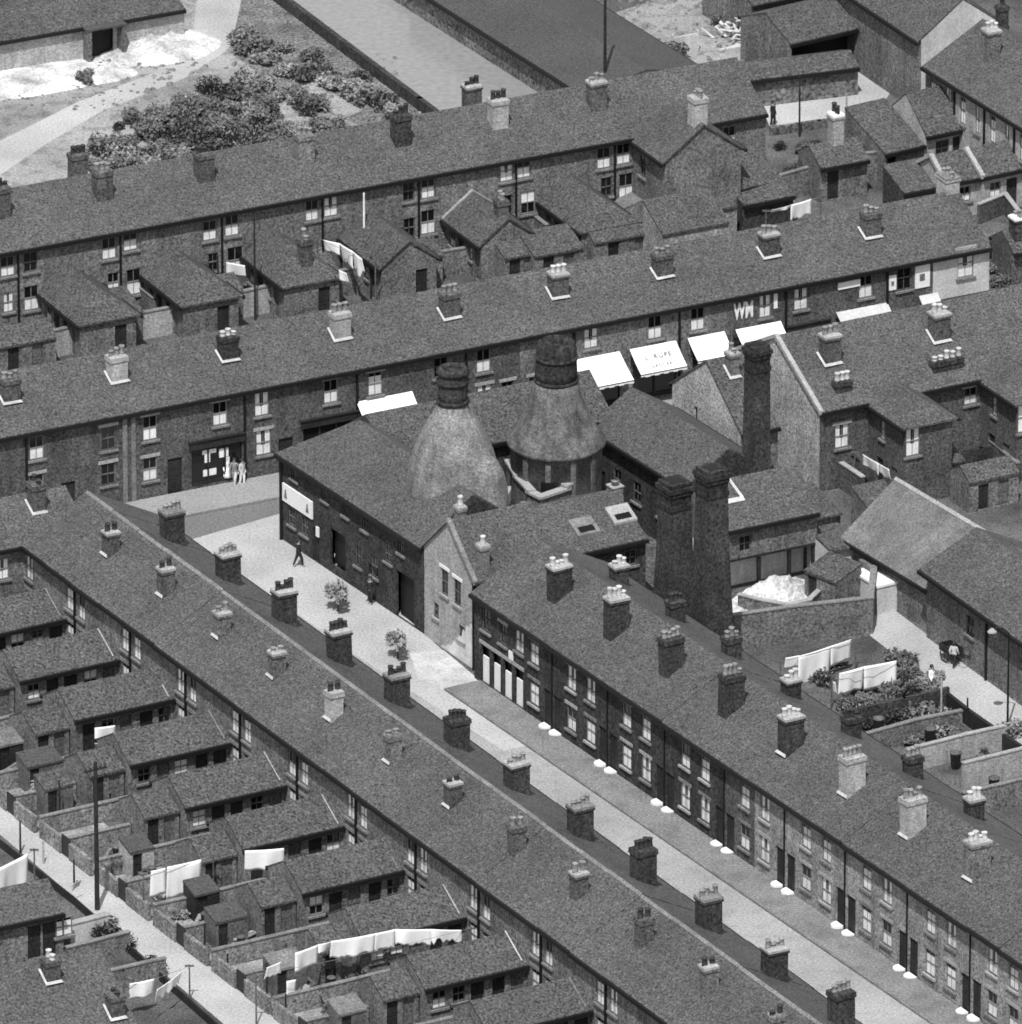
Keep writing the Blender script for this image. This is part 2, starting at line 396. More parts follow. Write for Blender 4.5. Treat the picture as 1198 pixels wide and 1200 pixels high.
def chimney(parent, x, y, zr, slope, wx=.8, wy=1.1, up=2.0, pots=3, m='brick_dark', pm='pot', flash='flash', capm=None, loc=(0, 0, 0), rot=0.0, name='chimney', along='y', poth=.5):
    """stack rising through a roof whose height at its centre is zr and which rises by `slope` per metre of +y"""
    c, s_ = math.cos(rot), math.sin(rot)
    L = (loc[0] + x * c - y * s_, loc[1] + x * s_ + y * c, loc[2] + zr)
    def mk():
        b = MB(); a, d = wx/2, wy/2
        b.box(-a, a, -d, d, -1.2, up - .32)
        b.box(-a - .06, a + .06, -d - .06, d + .06, up - .32, up - .18)
        return b.mesh('chimney', M[m])
    o = put(name, cached(('ch', wx, wy, up, m), mk), parent, L, rot)
    o.rotation_euler = (R(random.uniform(-1.3, 1.3)), R(random.uniform(-1.3, 1.3)), rot + R(random.uniform(-1.5, 1.5))); o.scale = (1, 1, random.uniform(.86, 1.04))
    def mc():
        b = MB(); a, d = wx/2, wy/2
        b.box(-a - .05, a + .05, -d - .05, d + .05, up - .178, up - .03); b.prism([(-a, -d), (a, -d), (a, d), (-a, d)], up - .03, up + .05, [(-a*.8, -d*.85), (a*.8, -d*.85), (a*.8, d*.85), (-a*.8, d*.85)])
        return b.mesh('chimney_cap', M[capm or m])
    put('chimney_cap', cached(('cc', wx, wy, up, capm or m), mc), o)
    if flash:
        def mf():
            b = MB(); a, d = wx/2 + .02, wy/2 + .02; t = .09
            q = [(-a, -d), (a, -d), (a, d), (-a, d)]; g = [(-a - t, -d - t), (a + t, -d - t), (a + t, d + t), (-a - t, d + t)]
            zz = lambda p, k: p[1] * slope + .14 + k
            for i in range(4):
                j = (i + 1) % 4
                if i == 2: continue
                if i == 1 and slope > 0: continue
                b.quad(q[i] + (zz(q[i], .13),), q[j] + (zz(q[j], .13),), g[j] + (zz(g[j], .03),), g[i] + (zz(g[i], .03),))
            return b.mesh('flashing', M[flash])
        put('flashing', cached(('fl', wx, wy, round(slope, 2), flash), mf), o)
    def mp(): 
        b = MB(); b.lathe([(.18, 0), (.16, .1), (.14, poth - .1), (.17, poth - .06), (.17, poth), (.1, poth), (.1, poth - .05)], 10); return b.mesh('chimney_pot', M[pm], True)
    for i in range(pots):
        t = (i - (pots - 1)/2) * ((wy if along == 'y' else wx) - .35) / max(1, pots - 1) if pots > 1 else 0
        po = put('chimney_pot', cached(('pot', pm, poth), mp), o, ((0, t, up) if along == 'y' else (t, 0, up)))
        po.scale = (1, 1, random.choice((.75, 1, 1, 1.15, .5)))
    return o

# ------------------------------------------------------------------ rows
class Row:
    def __init__(s, a, b, z, flip=False):
        s.a, s.b, s.z = a, b, z
        A = P(a[0], a[1], z); B = P(b[0], b[1], z)
        s.O = Vector((A.x, A.y, 0)); d = Vector((B.x - A.x, B.y - A.y, 0)); s.d = d.normalized(); s.n = Vector((-s.d.y, s.d.x, 0))
        s.rot = math.atan2(s.d.y, s.d.x)
    def S(s, px):                              # distance along the row of the eave point at image column px
        t = (px - s.a[0]) / (s.b[0] - s.a[0]); q = P(px, s.a[1] + t * (s.b[1] - s.a[1]), s.z)
        return (Vector((q.x, q.y, 0)) - s.O).dot(s.d)
    def wall(s, px, py):                       # (s, z) of a pixel seen on the front plane
        r = ray(px, py); t = (s.O - CAM).dot(s.n) / r.dot(s.n); q = CAM + r * t
        return (q - s.O).dot(s.d), q.z
    def at(s, sx, y=0, z=0): return s.O + s.d * sx + s.n * y + Vector((0, 0, z))
    def loc(s, q): v = Vector((q[0], q[1], 0)) - s.O; return v.dot(s.d), v.dot(s.n)
M['bank'] = mat('bank_scrub_ground', 0.2, .35, 3.5, .35, .4, .95, None, .4, stain=.3)
def text_obj(name, cu):
    o = bpy.data.objects.new('tmp_text', cu); COL.objects.link(o)
    me = bpy.data.meshes.new_from_object(o.evaluated_get(bpy.context.evaluated_depsgraph_get())); bpy.data.objects.remove(o)
    me.materials.clear(); me.materials.append(cu.materials[0]); return put(name, me)
M['letter'] = mat('faded_lettering', 0.16, .1)
# ================================================================== GROUND
def sheet(name, pts, z, m, kind='structure', wz=None):
    mb = MB(); q = [P(x, y, 0) for x, y in pts]
    mb.quad(*[(p.x, p.y, z) for p in q])
    o = mb.build(name, m); o['kind'] = kind
    if o.data.polygons[0].normal.z < 0: o.data.flip_normals()
    return o
def slab(name, pts, z0, z1, m):
    q = [P(x, y, 0) for x, y in pts]; p2 = [(p.x, p.y) for p in q]
    ar = sum(p2[i][0] * p2[(i+1) % len(p2)][1] - p2[(i+1) % len(p2)][0] * p2[i][1] for i in range(len(p2)))
    if ar < 0: p2.reverse()
    mb = MB(); mb.prism(p2, z0, z1); o = mb.build(name, m); o['kind'] = 'structure'; return o
g = MB(); g.quad((-3000, -3000, 0), (3000, -3000, 0), (3000, 6000, 0), (-3000, 6000, 0)); g.build('ground', M['ground'])['kind'] = 'structure'

rA = Row((552, 690), (1197, 1124), 5.4)
rC = Row((27, 636), (767, 1183), 5.2)
rB = Row((0, 512), (1038, 312), 5.8)
rT = Row((0, 295), (740, 160), 5.6)
rR = Row((983, 473), (1150, 438), 5.4)
rV = Row((1085, 76), (1198, 146), 5.4)
rF = Row((330, 530), (497, 640), 5.5)

def rsheet(name, row, pts, z, m):                  # polygon in row coordinates (s, y)
    mb = MB(); mb.quad(*[tuple(row.at(a, b, z)) for a, b in pts]); o = mb.build(name, m); o['kind'] = 'structure'
    if o.data.polygons[0].normal.z < 0: o.data.flip_normals()
    return o
def rslab(name, row, pts, z0, z1, m):
    q = [row.at(a, b) for a, b in pts]; p2 = [(p.x, p.y) for p in q]
    ar = sum(p2[i][0] * p2[(i+1) % len(p2)][1] - p2[(i+1) % len(p2)][0] * p2[i][1] for i in range(len(p2)))
    if ar < 0: p2.reverse()
    mb = MB(); mb.prism(p2, z0, z1); o = mb.build(name, m); o['kind'] = 'structure'; return o

# long street between the two terraces
rsheet('street', rA, [(-21, 0), (80, 0), (80, -9.5), (-21, -11)], .004, M['road'])
rslab('pavement', rA, [(1, -.02), (80, -.02), (80, -2.2), (1, -2.2)], 0, .13, M['pave'])
rslab('kerb', rA, [(1, -2.2), (80, -2.2), (80, -2.36), (1, -2.36)], 0, .135, M['stone_dim'])
sheet('street_corner', [(225, 632), (335, 600), (500, 745), (560, 800), (640, 870), (590, 880), (420, 770)], .008, M['dust'])
# shop street
rsheet('shop_street', rB, [(-8, -3.4), (75, -3.4), (75, -9), (-8, -9)], .006, M['road_dark'])
rslab('shop_pavement', rB, [(-8, -.02), (75, -.02), (75, -3.3), (-8, -3.3)], 0, .12, M['pave_light'])
# back lane (lower left), pottery lane (right)
sheet('back_alley', [(-60, 887), (0, 935), (330, 1200), (400, 1257), (330, 1257), (262, 1200), (0, 978), (-60, 928)], .004, M['dust'])
sheet('back_lane', [(1015, 700), (1025, 697), (1198, 828), (1320, 920), (1320, 985), (1198, 892), (1090, 800), (1020, 745)], .004, M['dust'])
# canal and waste ground
sheet('canal_water', [(270, -45), (304, -14), (497, 128), (560, 176), (730, 165), (645, 100), (460, -12), (420, -45)], .012, M['water'])
sheet('waste_ground', [(-90, 60), (0, 45), (215, -10), (285, -10), (300, 30), (430, 135), (470, 160), (200, 240), (-90, 250)], .004, M['waste'])
sheet('clay_ground', [(-60, 62), (60, 52), (190, 20), (222, 40), (215, 62), (150, 80), (95, 96), (0, 118), (-60, 140)], .008, M['clay_dirty'])
sheet('waste_track', [(232, -8), (285, -8), (292, 30), (262, 62), (215, 92), (120, 130), (60, 165), (0, 205), (-80, 250), (-80, 205), (0, 165), (90, 120), (180, 85), (225, 50)], .006, M['dust'])
sheet('canal_bank', [(285, -10), (300, -14), (492, 128), (430, 150), (330, 110), (270, 60)], .008, M['bank'])
sheet('spilled_dust', [(480, 765), (520, 762), (556, 792), (600, 822), (575, 835), (530, 812), (490, 795)], .012, M['dust_pale'])
sheet('bank_path', [(330, 85), (350, 84), (425, 130), (400, 140)], .012, M['waste'])
sheet('upper_yard', [(890, 118), (905, 112), (1003, 106), (998, 62), (1018, 58), (1040, 85), (1050, 100), (1028, 130), (1026, 140), (905, 155)], .004, M['dust'])
sheet('scrap_yard', [(690, 20), (720, 15), (800, -10), (900, -10), (1000, 60), (870, 75), (770, 75), (730, 60)], .004, M['waste'])
sheet('pottery_yard', [(585, 560), (720, 520), (860, 690), (1020, 700), (1020, 745), (870, 760), (700, 680)], .006, M['rough'])

# ================================================================== TERRACES
W = lambda x, z, w_, h, s='half', **k: dict(k='win', x=x, z=z, w=w_, h=h, s=s, **k)
D = lambda x, z, w_, h, **k: dict(k='door', x=x, z=z, w=w_, h=h, **k)
DK = lambda x, z, w_, h, **k: dict(k='dark', x=x, z=z, w=w_, h=h, **k)
def feats(row, lst):
    """(pixel centre x, y, width, height, kind, style) of openings on a row's front -> row coordinates"""
    out = []
    for px, py, w_, h, k, st in lst:
        s_, z = row.wall(px, py); z = max(0.02, z - h/2)
        d = dict(k=k, x=s_, z=z, w=w_, h=h, s=st)
        if k == 'door': d['z'] = .02; d['h'] = h
        out.append(d)
    return out
def pick(fl, s0, s1):
    r = []
    for f in fl:
        if s0 + f['w']/2 + .03 < f['x'] < s1 - f['w']/2 - .03:
            g_ = dict(f); g_['x'] -= s0; r.append(g_)
    return r
def house(row, s0, s1, name, label, cat, group): return thing(name, label, cat, tuple(row.at(s0)), row.rot, group)

# ---- right-hand terrace along the street (front doors on the street)
bx = [556, 615, 648, 681, 713, 746, 780, 815, 850, 885, 921, 957, 992, 1028, 1065, 1103, 1139, 1176, 1213, 1250, 1288]
G_A = 'terraced houses on the right of the street'
random.seed(3)
for i in range(len(bx) - 1):
    s0, s1 = rA.S(bx[i]), rA.S(bx[i+1]); w_ = s1 - s0
    if i == 0:
        lab = 'dark brick corner shop house joined to the pale gabled pottery front'
    else:
        lab = 'two-storey brick house, %s doorway down the right-hand side of the street from the white-panelled shop' % ORD[i-1]
    t = house(rA, s0, s1, 'shop_house' if i == 0 else 'terraced_house', lab, 'house', G_A)
    wall = M['brick_dark'] if bx[i] < 840 else (M['brick'] if bx[i] < 884 else M['brick_ochre'])
    st = random.choice
    if i == 0:
        fr = [W(1.3, 3.4, .95, 1.5, 'dark'), W(3.2, 3.3, .8, 1.3, 'plain'), W(5.0, 3.5, .95, 1.4, 'sides')]
        fr += [DK(x, .15, .95, 2.3) for x in (1.2, 2.45, 3.7, 4.95) if x + .5 < w_]
    else:
        left = (i % 2 == 0)                        # door on the left half of every even house
        dx = .55 if left else w_ - .55
        wx = w_ - 1.05 if left else 1.05
        wall_s = lambda: st(('sides', 'net', 'half', 'sides', 'net'))
        fr = [W(wx, 3.35, .95, 1.45, wall_s(), lm=M[st(('stone', 'stone_dim'))], sm=M[st(('stone', 'stone_dim'))]), W(wx, .85, 1.0, 1.5, wall_s(), lm=M[st(('stone', 'stone_dim'))], sm=M[st(('stone', 'stone_dim'))]),
              D(dx, .03, .95, 2.3, step=1, lin=0)]
    block(t, w_, 8.4, 5.4, 2.25, front=fr, wall=wall, roof=M['slate']); t.location.z = random.uniform(-.05, .03)
    if i == 0:
        b = MB()
        for x in (1.2, 2.45, 3.7, 4.95):
            if x + .5 < w_: b.box(x - .42, x + .42, .12, .2, .16, 1.75)
        b.pieces('shop_panel', M['white'], t)
        for x in (1.2, 2.45, 3.7, 4.95):
            if x + .5 < w_: put('lintel', lin_mesh(1.2, .22, M['stone'], 'lintel'), t, (x, 0, 2.5))
        b = MB(); b.box(1.75, 2.15, -.06, .0, 2.7, 4.0) ; 
        b = MB(); b.box(3.9, 4.35, -.05, .0, 2.75, 3.25); b.build('wall_sign', M['white'], t)
    dp = MB(); dp.box(w_ - .09, w_ - .01, -.09, -.01, 0, 5.2)
    if i % 2 == 1: dp.build('downpipe', M['iron'], t)
    # chimneys stand on the party wall at the left of every odd house: front slope and back slope
    if i % 2 == 1:
        k = (i - 1)//2
        light = k >= 5
        chimney(t, 0, 2.3, 5.4 + 2.25 * 2.3/4.2 + .13, 2.25/4.2, .85, 1.2, 2.1, 4, 'brick_light' if k in (5, 6) else ('brick_mid' if k > 6 else 'brick_dark'),
                ['pot_pale', 'pot_pale', 'pot', 'pot', 'pot_pale', 'pot', 'pot', 'pot_pale', 'pot'][k % 9], 'flash' if k in (4, 5, 6, 7, 8) else None, 'stone' if k in (0, 1, 4, 7) else None)
        chimney(t, 0, 6.2, 5.4 + 2.25 * 2.2/4.2 + .13, -2.25/4.2, .75, .9, 1.25, 3, 'brick_dark', ['pot_pale', 'pot_dark', 'pot'][k % 3], None, 'stone' if k % 3 == 0 else None)

# ---- left-hand terrace seen from its back yards
cx = [-18, 27, 58, 88, 120, 153, 185, 218, 250, 282, 315, 349, 383, 418, 453, 488, 525, 562, 598, 635, 673, 711, 749, 787, 826, 865, 905, 946]
cx = cx[1:]
G_C = 'terraced houses on the left of the street'
random.seed(11)
LW = 6.4
for i in range(len(cx) - 1):
    s0, s1 = rC.S(cx[i]), rC.S(cx[i+1]); w_ = s1 - s0
    t = house(rC, s0, s1, 'terraced_house', 'two-storey brick house with back wing in the left-hand terrace, %s from the shop street corner' % ORD[i], 'house', G_C)
    left = (i % 2 == 1)                            # yard party line (chimney) at left of odd houses? boundaries: 27 | 58 wing | 88 chimney
    # even i: right edge is a wing party line; odd i: right edge is a chimney party line
    if i % 2 == 0: xw = .72
    else: xw = w_ - .72
    fr = [W(xw, 3.15, .85, 1.55, random.choice(('net', 'sides', 'half')), lin=1, lm=M['stone_dim']), W(xw, .9, .85, 1.5, 'net', lm=M['stone_dim'])]
    block(t, w_, 8.4, 5.2, 2.2, front=fr, wall=M['brick_mid'], roof=M['slate'], ridge=M['stone_dim'], over=.25); t.location.z = random.uniform(-.05, .03)
    if i % 2 == 1:                                 # chimneys + downpipe at the right edge
        chimney(t, w_, 2.3, 5.2 + 2.2*2.3/4.2 + .13, 2.2/4.2, .7, .8, 1.55, 2, ['brick', 'brick', 'brick_mid', 'brick_mid', 'brick_light', 'brick_mid', 'brick', 'brick'][(i//2) % 8], random.choice(('pot_dark', 'pot_dark', 'pot')), 'flash' if i < 14 or i in (23, 25) else None, 'stone' if i % 4 == 1 or i < 8 else None)
        chimney(t, w_, 6.3, 5.2 + 2.2*2.1/4.2 + .13, -2.2/4.2, .95, 1.15, 2.0, 4, 'brick_dark', random.choice(('pot_dark', 'pot', 'pot')), None, random.choice(('stone', None, 'stone_dim')))
        dp = MB(); dp.box(w_ - .06, w_ + .06, -.12, -.01, 0, 5.1); dp.build('downpipe', M['iron'], t)
    else:                                          # back wing shared over the party line at the right edge
        ops = [W(LW - 1.6, .95, .9, 1.15, random.choice(('half', 'top', 'net')), lin=0), D(LW - .55, .03, .8, 2.05), D(1.0, .03, .85, 2.0), W(2.3, 1.05, .8, 1.0, random.choice(('dark', 'half')), lin=0), D(3.4, .03, .8, 2.05, m=M['wood_grey'])]
        random.shuffle(ops); xx = [LW - .6, LW - 1.75, 3.35, 2.2, 1.0]
        for o_, x_ in zip(ops, xx): o_['x'] = x_
        block(t, LW, 3.7, 2.45 + random.uniform(-.12, .1), 1.05, (w_ + 1.85, -LW, 0), math.pi/2, front=ops, wall=M['brick_mid'], roof=M['slate2'], names=('wing_wall', 'wing_roof'), over=.2)
        # light mortar verge against the house wall
        b = MB(); b.quad((w_ + 1.9, -.38, 2.66), (w_ + 1.9, -.3, 2.66), (w_ + .05, -.3, 3.68), (w_ + .05, -.38, 3.68)); b.build('wing_flashing', M[random.choice(('flash', 'stone_dim', 'stone_dim', 'stone'))], t)
# privies, yard walls and paths behind it
G_P = 'back yard privies of the left-hand terrace'; G_YW = 'yard walls behind the left-hand terrace'
random.seed(5)
for i in range(0, len(cx) - 2, 2):
    s1 = rC.S(cx[i+1]); k = i//2
    t = thing('privy', 'small slate-roofed brick privy at the end of the %s back wing from the shop street' % ORD[k], 'outhouse', tuple(rC.at(s1 + 1.5, -LW - 2.3)), rC.rot + math.pi/2, G_P)
    block(t, 2.2, 2.9, 1.95, .8, front=[D(.6, .03, .7, 1.75), D(1.6, .03, .7, 1.75, m=M['wood_grey'])], wall=M['brick_mid'], roof=M['slate2'], over=.12, gutter=False)
    for j in (0, 1):
        sx = rC.S(cx[i + 1 - j]) if j == 0 else rC.S(cx[i + 2])
        y0 = -LW - 2.4 if j == 0 else -.3
        b = MB(); b.box(-.11, .11, -12.7, y0, 0, 1.05); o = b.build('yard_wall', M['brick_yard'], None, tuple(rC.at(sx)), rC.rot)
        tag(o, 'brick yard wall running to the alley %s the %s back wing from the shop street' % ('behind' if j == 0 else 'just below', ORD[k]), 'wall', G_YW)
        b = MB(); b.box(-.15, .15, -12.7, y0, 1.052, 1.12); b.build('coping', M['stone_dim'], o)
    a = rC.S(cx[i]); b_ = rC.S(cx[i+2]) if i + 2 < len(cx) else a + 7
    for q0, q1 in ((a + .3, a + 1.5), (b_ - 1.7, b_ - .4), (a + 2.2, a + 2.7)):
        rsheet('yard_path', rC, [(q0, -12.6), (q1, -12.6), (q1, -LW - 2.5), (q0, -LW - 2.5)], .006, M['path'])
    # end walls on the alley with a gate
    b = MB(); b.box(.3, (b_ - a)/2 - .5, -.11, .11, 0, 1.0); b.box((b_ - a)/2 + .5, b_ - a - .3, -.11, .11, 0, 1.0)
    o = b.build('alley_wall', M['brick_yard'], None, tuple(rC.at(a, -12.8)), rC.rot)
    tag(o, 'brick wall along the alley closing the yards of the %s pair of houses from the shop street' % ORD[k], 'wall', 'walls along the alley')
    b = MB(); b.box((b_ - a)/2 - .48, (b_ - a)/2 + .48, -.04, .04, .05, 1.2); b.build('gate', M['wood'], o)

def lofts():
    rl = random.Random(17)
    for i in range(0, len(cx) - 3):
        s_ = rC.S(cx[i]) + 1.0 + rl.random()*.5
        if rl.random() < .5:
            t = thing('timber_shed', 'little timber shed in the %s yard of the left-hand terrace from the shop street' % ORD[i], 'shed', tuple(rC.at(s_, -11.9 + rl.random()*1.2)), rC.rot + math.pi/2, 'little timber sheds in the left-hand yards')
            block(t, 1.5 + rl.random(), 1.3, 1.5, .35, front=[D(.5, .03, .6, 1.35)], wall=M[rl.choice(('wood_grey', 'wood', 'brick_light'))], roof=M[rl.choice(('slate2', 'slate_dark', 'slate_pale'))], mono=True, gutter=False, over=.06)
        if rl.random() < .6:
            b = MB(); 
            for k in range(rl.randint(3, 7)):
                x, y = rl.uniform(-.5, .5), rl.uniform(-.15, .15); b.obox((x*.3, y), (math.cos(y*3), math.sin(y*3)), (-math.sin(y*3), math.cos(y*3)), .1*k, .1*k + .09, rl.uniform(.5, 1.1), .09)
            o = b.build('plank_pile', M[rl.choice(('wood_grey', 'stone', 'stone_dim'))], None, tuple(rC.at(s_ + rl.uniform(-.4, .8), -9.2 - rl.random()*2)), rl.uniform(0, 3)); tag(o, 'loose pile of old boards lying in the %s back yard of the left-hand terrace' % ORD[i], 'plank pile', 'board piles in the left-hand yards')
        if rl.random() < .7:
            b = MB()
            for k in range(26):
                r = abs(rl.gauss(0, .35)); a = rl.uniform(0, 6.28); c_ = (r*math.cos(a), r*math.sin(a)); h_ = rl.uniform(.08, .2); z = max(0, .38 - r*.7)
                b.prism([(c_[0] + h_*math.cos(x), c_[1] + h_*math.sin(x)) for x in (0, 1.6, 3.1, 4.7)], z, z + h_, [(c_[0] + h_*.5*math.cos(x), c_[1] + h_*.5*math.sin(x)) for x in (0, 1.6, 3.1, 4.7)])
            m_ = rl.choice(('iron', 'stone_dim', 'stone', 'path')); o = b.build('rubble_heap', M[m_], None, tuple(rC.at(s_ + rl.uniform(.2, 1.4), -8.8 - rl.random()*3.2)), rl.uniform(0, 3)); tag(o, '%s heap tipped in the %s back yard of the left-hand terrace' % ('black coal' if m_ == 'iron' else 'pale rubble', ORD[i]), 'heap', 'heaps in the left-hand yards')
lofts()
# ---- short rear range at the far left corner
t = house(rC, 0, 0, 'corner_house', 'corner house at the top of the left-hand terrace beside the shop street', 'house', None)
t.rotation_euler = (0, 0, rB.rot); t.location = tuple(Vector((*P(27, 637, 5.2).xy, 0)) - rB.d * 6.5)
block(t, 10.6, 6.0, 5.2, 1.6, front=[W(5.2, 3.2, .8, 1.3, 'sides', lin=0), W(2.6, 3.2, .9, 1.3), D(5.4, .03, .8, 2)], wall=M['brick_mid'], roof=M['slate'])
chimney(t, 8.3, 2.0, 5.2 + 1.6 * 2/3, .5, .8, .9, 1.6, 2, 'brick', 'pot_dark', 'flash')

# ---- shop row across the far side of the shop street
bb = [-100, -35, 30, 93, 156, 221, 286, 352, 418, 482, 546, 610, 673, 735, 796, 859, 921, 980, 1040, 1094, 1160]
FB = feats(rB, [(43, 522, .95, 1.5, 'win', 'half'), (127, 511, .95, 1.5, 'win', 'dark'), (176, 499, .95, 1.55, 'win', 'half'), (176, 547, .95, 1.5, 'win', 'half'), (43, 566, .95, 1.4, 'win', 'half'), (127, 553, .95, 1.4, 'win', 'dark'),
    (258, 482, .95, 1.5, 'win', 'half'), (307, 471, .95, 1.5, 'win', 'sides'), (309, 516, 1.0, 1.6, 'win', 'sides'), (388, 456, .95, 1.5, 'win', 'half'), (440, 447, .95, 1.5, 'win', 'net'),
    (517, 427, .95, 1.4, 'win', 'dark'), (567, 420, .95, 1.5, 'win', 'half'), (568, 462, .95, 1.5, 'win', 'sides'), (595, 455, .8, 1.2, 'win', 'plain'), (627, 449, .8, 1.2, 'win', 'plain'), (693, 393, .95, 1.4, 'win', 'sides'), (768, 381, .95, 1.5, 'win', 'half'),
    (818, 371, .95, 1.5, 'win', 'half'), (897, 356, .8, 1.5, 'win', 'sides'), (939, 347, .95, 1.5, 'win', 'sides'), (1015, 332, .95, 1.6, 'win', 'half'), (1060, 323, 1.0, 1.6, 'win', 'dark'), (1132, 306, 1.1, 1.8, 'win', 'sides'),
    (80, 565, .9, 2.1, 'door', ''), (97, 560, .9, 2.1, 'door', ''), (205, 545, .95, 2.3, 'door', ''), (335, 520, .95, 2.2, 'door', ''), (653, 440, .9, 2.2, 'door', '')])
shopspan = [(222, 292), (347, 414), (420, 490), (677, 727), (742, 794), (812, 850), (863, 915), (925, 970), (983, 1038), (1070, 1092)]
G_B = 'shops and houses along the far side of the shop street'
labs = {5: 'dark shop with posters and white goods in its front by the pottery corner', 12: 'shop behind the left plain white awning of the pair beside the kiln', 13: 'shop behind the white awning lettered in two lines', 14: 'shop behind the pale awning just right of the lettered awning',
        15: 'shop with big white wall letters above a white awning', 16: 'shop house with a white-curtained window right of the white wall letters', 17: 'shop with a narrow white wall sign above a grey awning', 18: 'shop with white posters on its upper wall beside the pale end building', 19: 'pale painted end building of the shop row'}
for i in range(len(bb) - 1):
    s0, s1 = rB.S(bb[i]), rB.S(bb[i+1]); w_ = s1 - s0
    lab = labs.get(i) or 'brick house in the shop row, %s along from the left edge of the row' % ORD[i]
    t = house(rB, s0, s1, 'shop' if i in labs else 'terraced_house', lab, 'shop' if i in labs else 'house', G_B)
    fr = pick(FB, s0, s1)
    for f in fr:
        if f['k'] == 'win': f['lm'] = M['stone']; f['z'] -= .14
    shops = []
    for a, b_ in shopspan:
        m0, m1 = max(rB.S(a), s0 + .15), min(rB.S(b_), s1 - .15)
        if m1 - m0 > 1.3: shops.append((m0 - s0, m1 - s0))
    fr = [f for f in fr if not any(a - .1 < f['x'] < b_ + .1 and f['z'] < 2.6 for a, b_ in shops)]
    for a, b_ in shops: fr.append(dict(k='none', x=(a + b_)/2, z=.25, w=b_ - a, h=2.35))
    wl = M['render'] if i == 19 else (M['brick_mid'] if i in (11, 12, 13, 14) else M['brick'])
    block(t, w_, 8.0, 5.8, 2.15, front=fr, wall=wl, roof=M['slate'], over=.2)
    for a, b_ in shops:
        b = MB(); b.box(a, b_, .1, .14, .25, 2.6); o = b.build('shop_window', M['glass'], t)
        b = MB()
        n = max(2, int((b_ - a)/1.1))
        for k in range(n + 1):
            x = a + (b_ - a) * k/n; b.box(x - .05, x + .05, .02, .1, .25, 2.6)
        b.box(a, b_, .03, .1, .22, .5); put('shop_frame', b.mesh('shop_frame', M['wood']), o)
        b = MB(); b.box(a - .15, b_ + .15, -.14, -.003, 2.62, 3.1); b.box(a - .2, b_ + .2, -.22, -.003, 3.102, 3.18); b.build('shop_fascia', M['wood'], t)
    if i == 5 and shops:
        a, b_ = shops[0]
        for (x, z, w2, h2) in ((.9, 1.6, .35, .6), (1.85, 1.75, .6, .55), (.8, .75, .85, .4), (2.3, 1.3, .22, .4), (.75, 2.15, .9, .25)):
            b = MB(); b.box(a + x, a + x + w2, .07, .095, z, z + h2); b.build('poster', M['white'], t)
    # chimney on the left party wall of every even house
    if i % 2 == 0 and i > 0:
        k = i//2
        chimney(t, 0, 2.15, 5.8 + 2.15*2.15/4 + .13, 2.15/4, 1.05, .8, 1.55, 3, ['brick', 'brick', 'brick_light', 'brick_dark', 'brick_light', 'brick', 'brick', 'brick', 'brick'][k % 9], ['pot', 'pot', 'pot', 'pot_pale', 'pot', 'pot', 'pot_pale', 'pot', 'pot'][k % 9], 'flash', None if k % 2 else 'stone', along='x')
    if i % 2 == 0: 
        dp = MB(); dp.box(-.06, .06, -.12, -.01, 0, 5.6); dp.build('downpipe', M['stone_dim'] if i == 4 else M['iron'], t)
    if i == 19:
        chimney(t, w_ - .5, 4.4, 7.9, 0, .9, 1.3, 1.3, 3, 'brick_light', 'pot', None, 'stone_dim')
        b = MB(); b.box(-.1, w_ + .1, -.45, -.003, 2.75, 2.95); b.build('shop_fascia', M['wood'], t)
    if i == 17:
        b = MB(); x, z = rB.wall(995, 333); b.box(x - s0 - .75, x - s0 + .75, -.07, -.002, z - .22, z + .22); b.build('wall_sign', M['white'], t)
    if i == 18:
        for (px, py, w2, h2) in ((1046, 331, .5, .95), (1081, 323, 1.0, 1.5)):
            x, z = rB.wall(px, py); b = MB(); b.box(x - s0 - w2/2, x - s0 + w2/2, -.06, -.002, z - h2/2, z + h2/2); b.build('wall_poster', M['white'], t)
            b = MB(); b.box(x - s0 - w2*.2, x - s0 + w2*.15, -.075, -.061, z - h2*.2, z + h2*.1); b.build('poster_mark', M['brick_mid'], t)
    if i == 15:
        b = MB(); x, z = rB.wall(873, 362); x -= s0
        cu = bpy.data.curves.new('wall_letters', 'FONT'); cu.body = 'WM'; cu.size = 1.45; cu.extrude = .02; cu.offset = .035; cu.materials.append(M['white'])
        lo = text_obj('wall_letters', cu); lo.parent = t; lo.location = (max(.05, x - .75), -.03, z - .55); lo.rotation_euler = (math.pi/2, 0, 0); lo.scale = (.5, 1, 1)
        b = MB(); x, z = rB.wall(909, 352); b.box(x - s0 - .12, x - s0 + .12, -.05, -.002, z - .5, z + .5); b.build('wall_letter_stroke', M['white'], t)
    if i == 4:
        b = MB(); x0, z0_ = rB.wall(157, 520)
# light pilaster strips on the row
for px in (146, 156):
    x, _ = rB.wall(px, 520); b = MB(); b.box(-.14, .14, -.1, -.005, 0, 5.55); o = b.build('wall_pilaster', M['stone_dim'], None, tuple(rB.at(x)), rB.rot)
    tag(o, '%s pale vertical drain strip up the shop row front by the white-stepped door' % ('left' if px == 146 else 'right'), 'drainpipe')

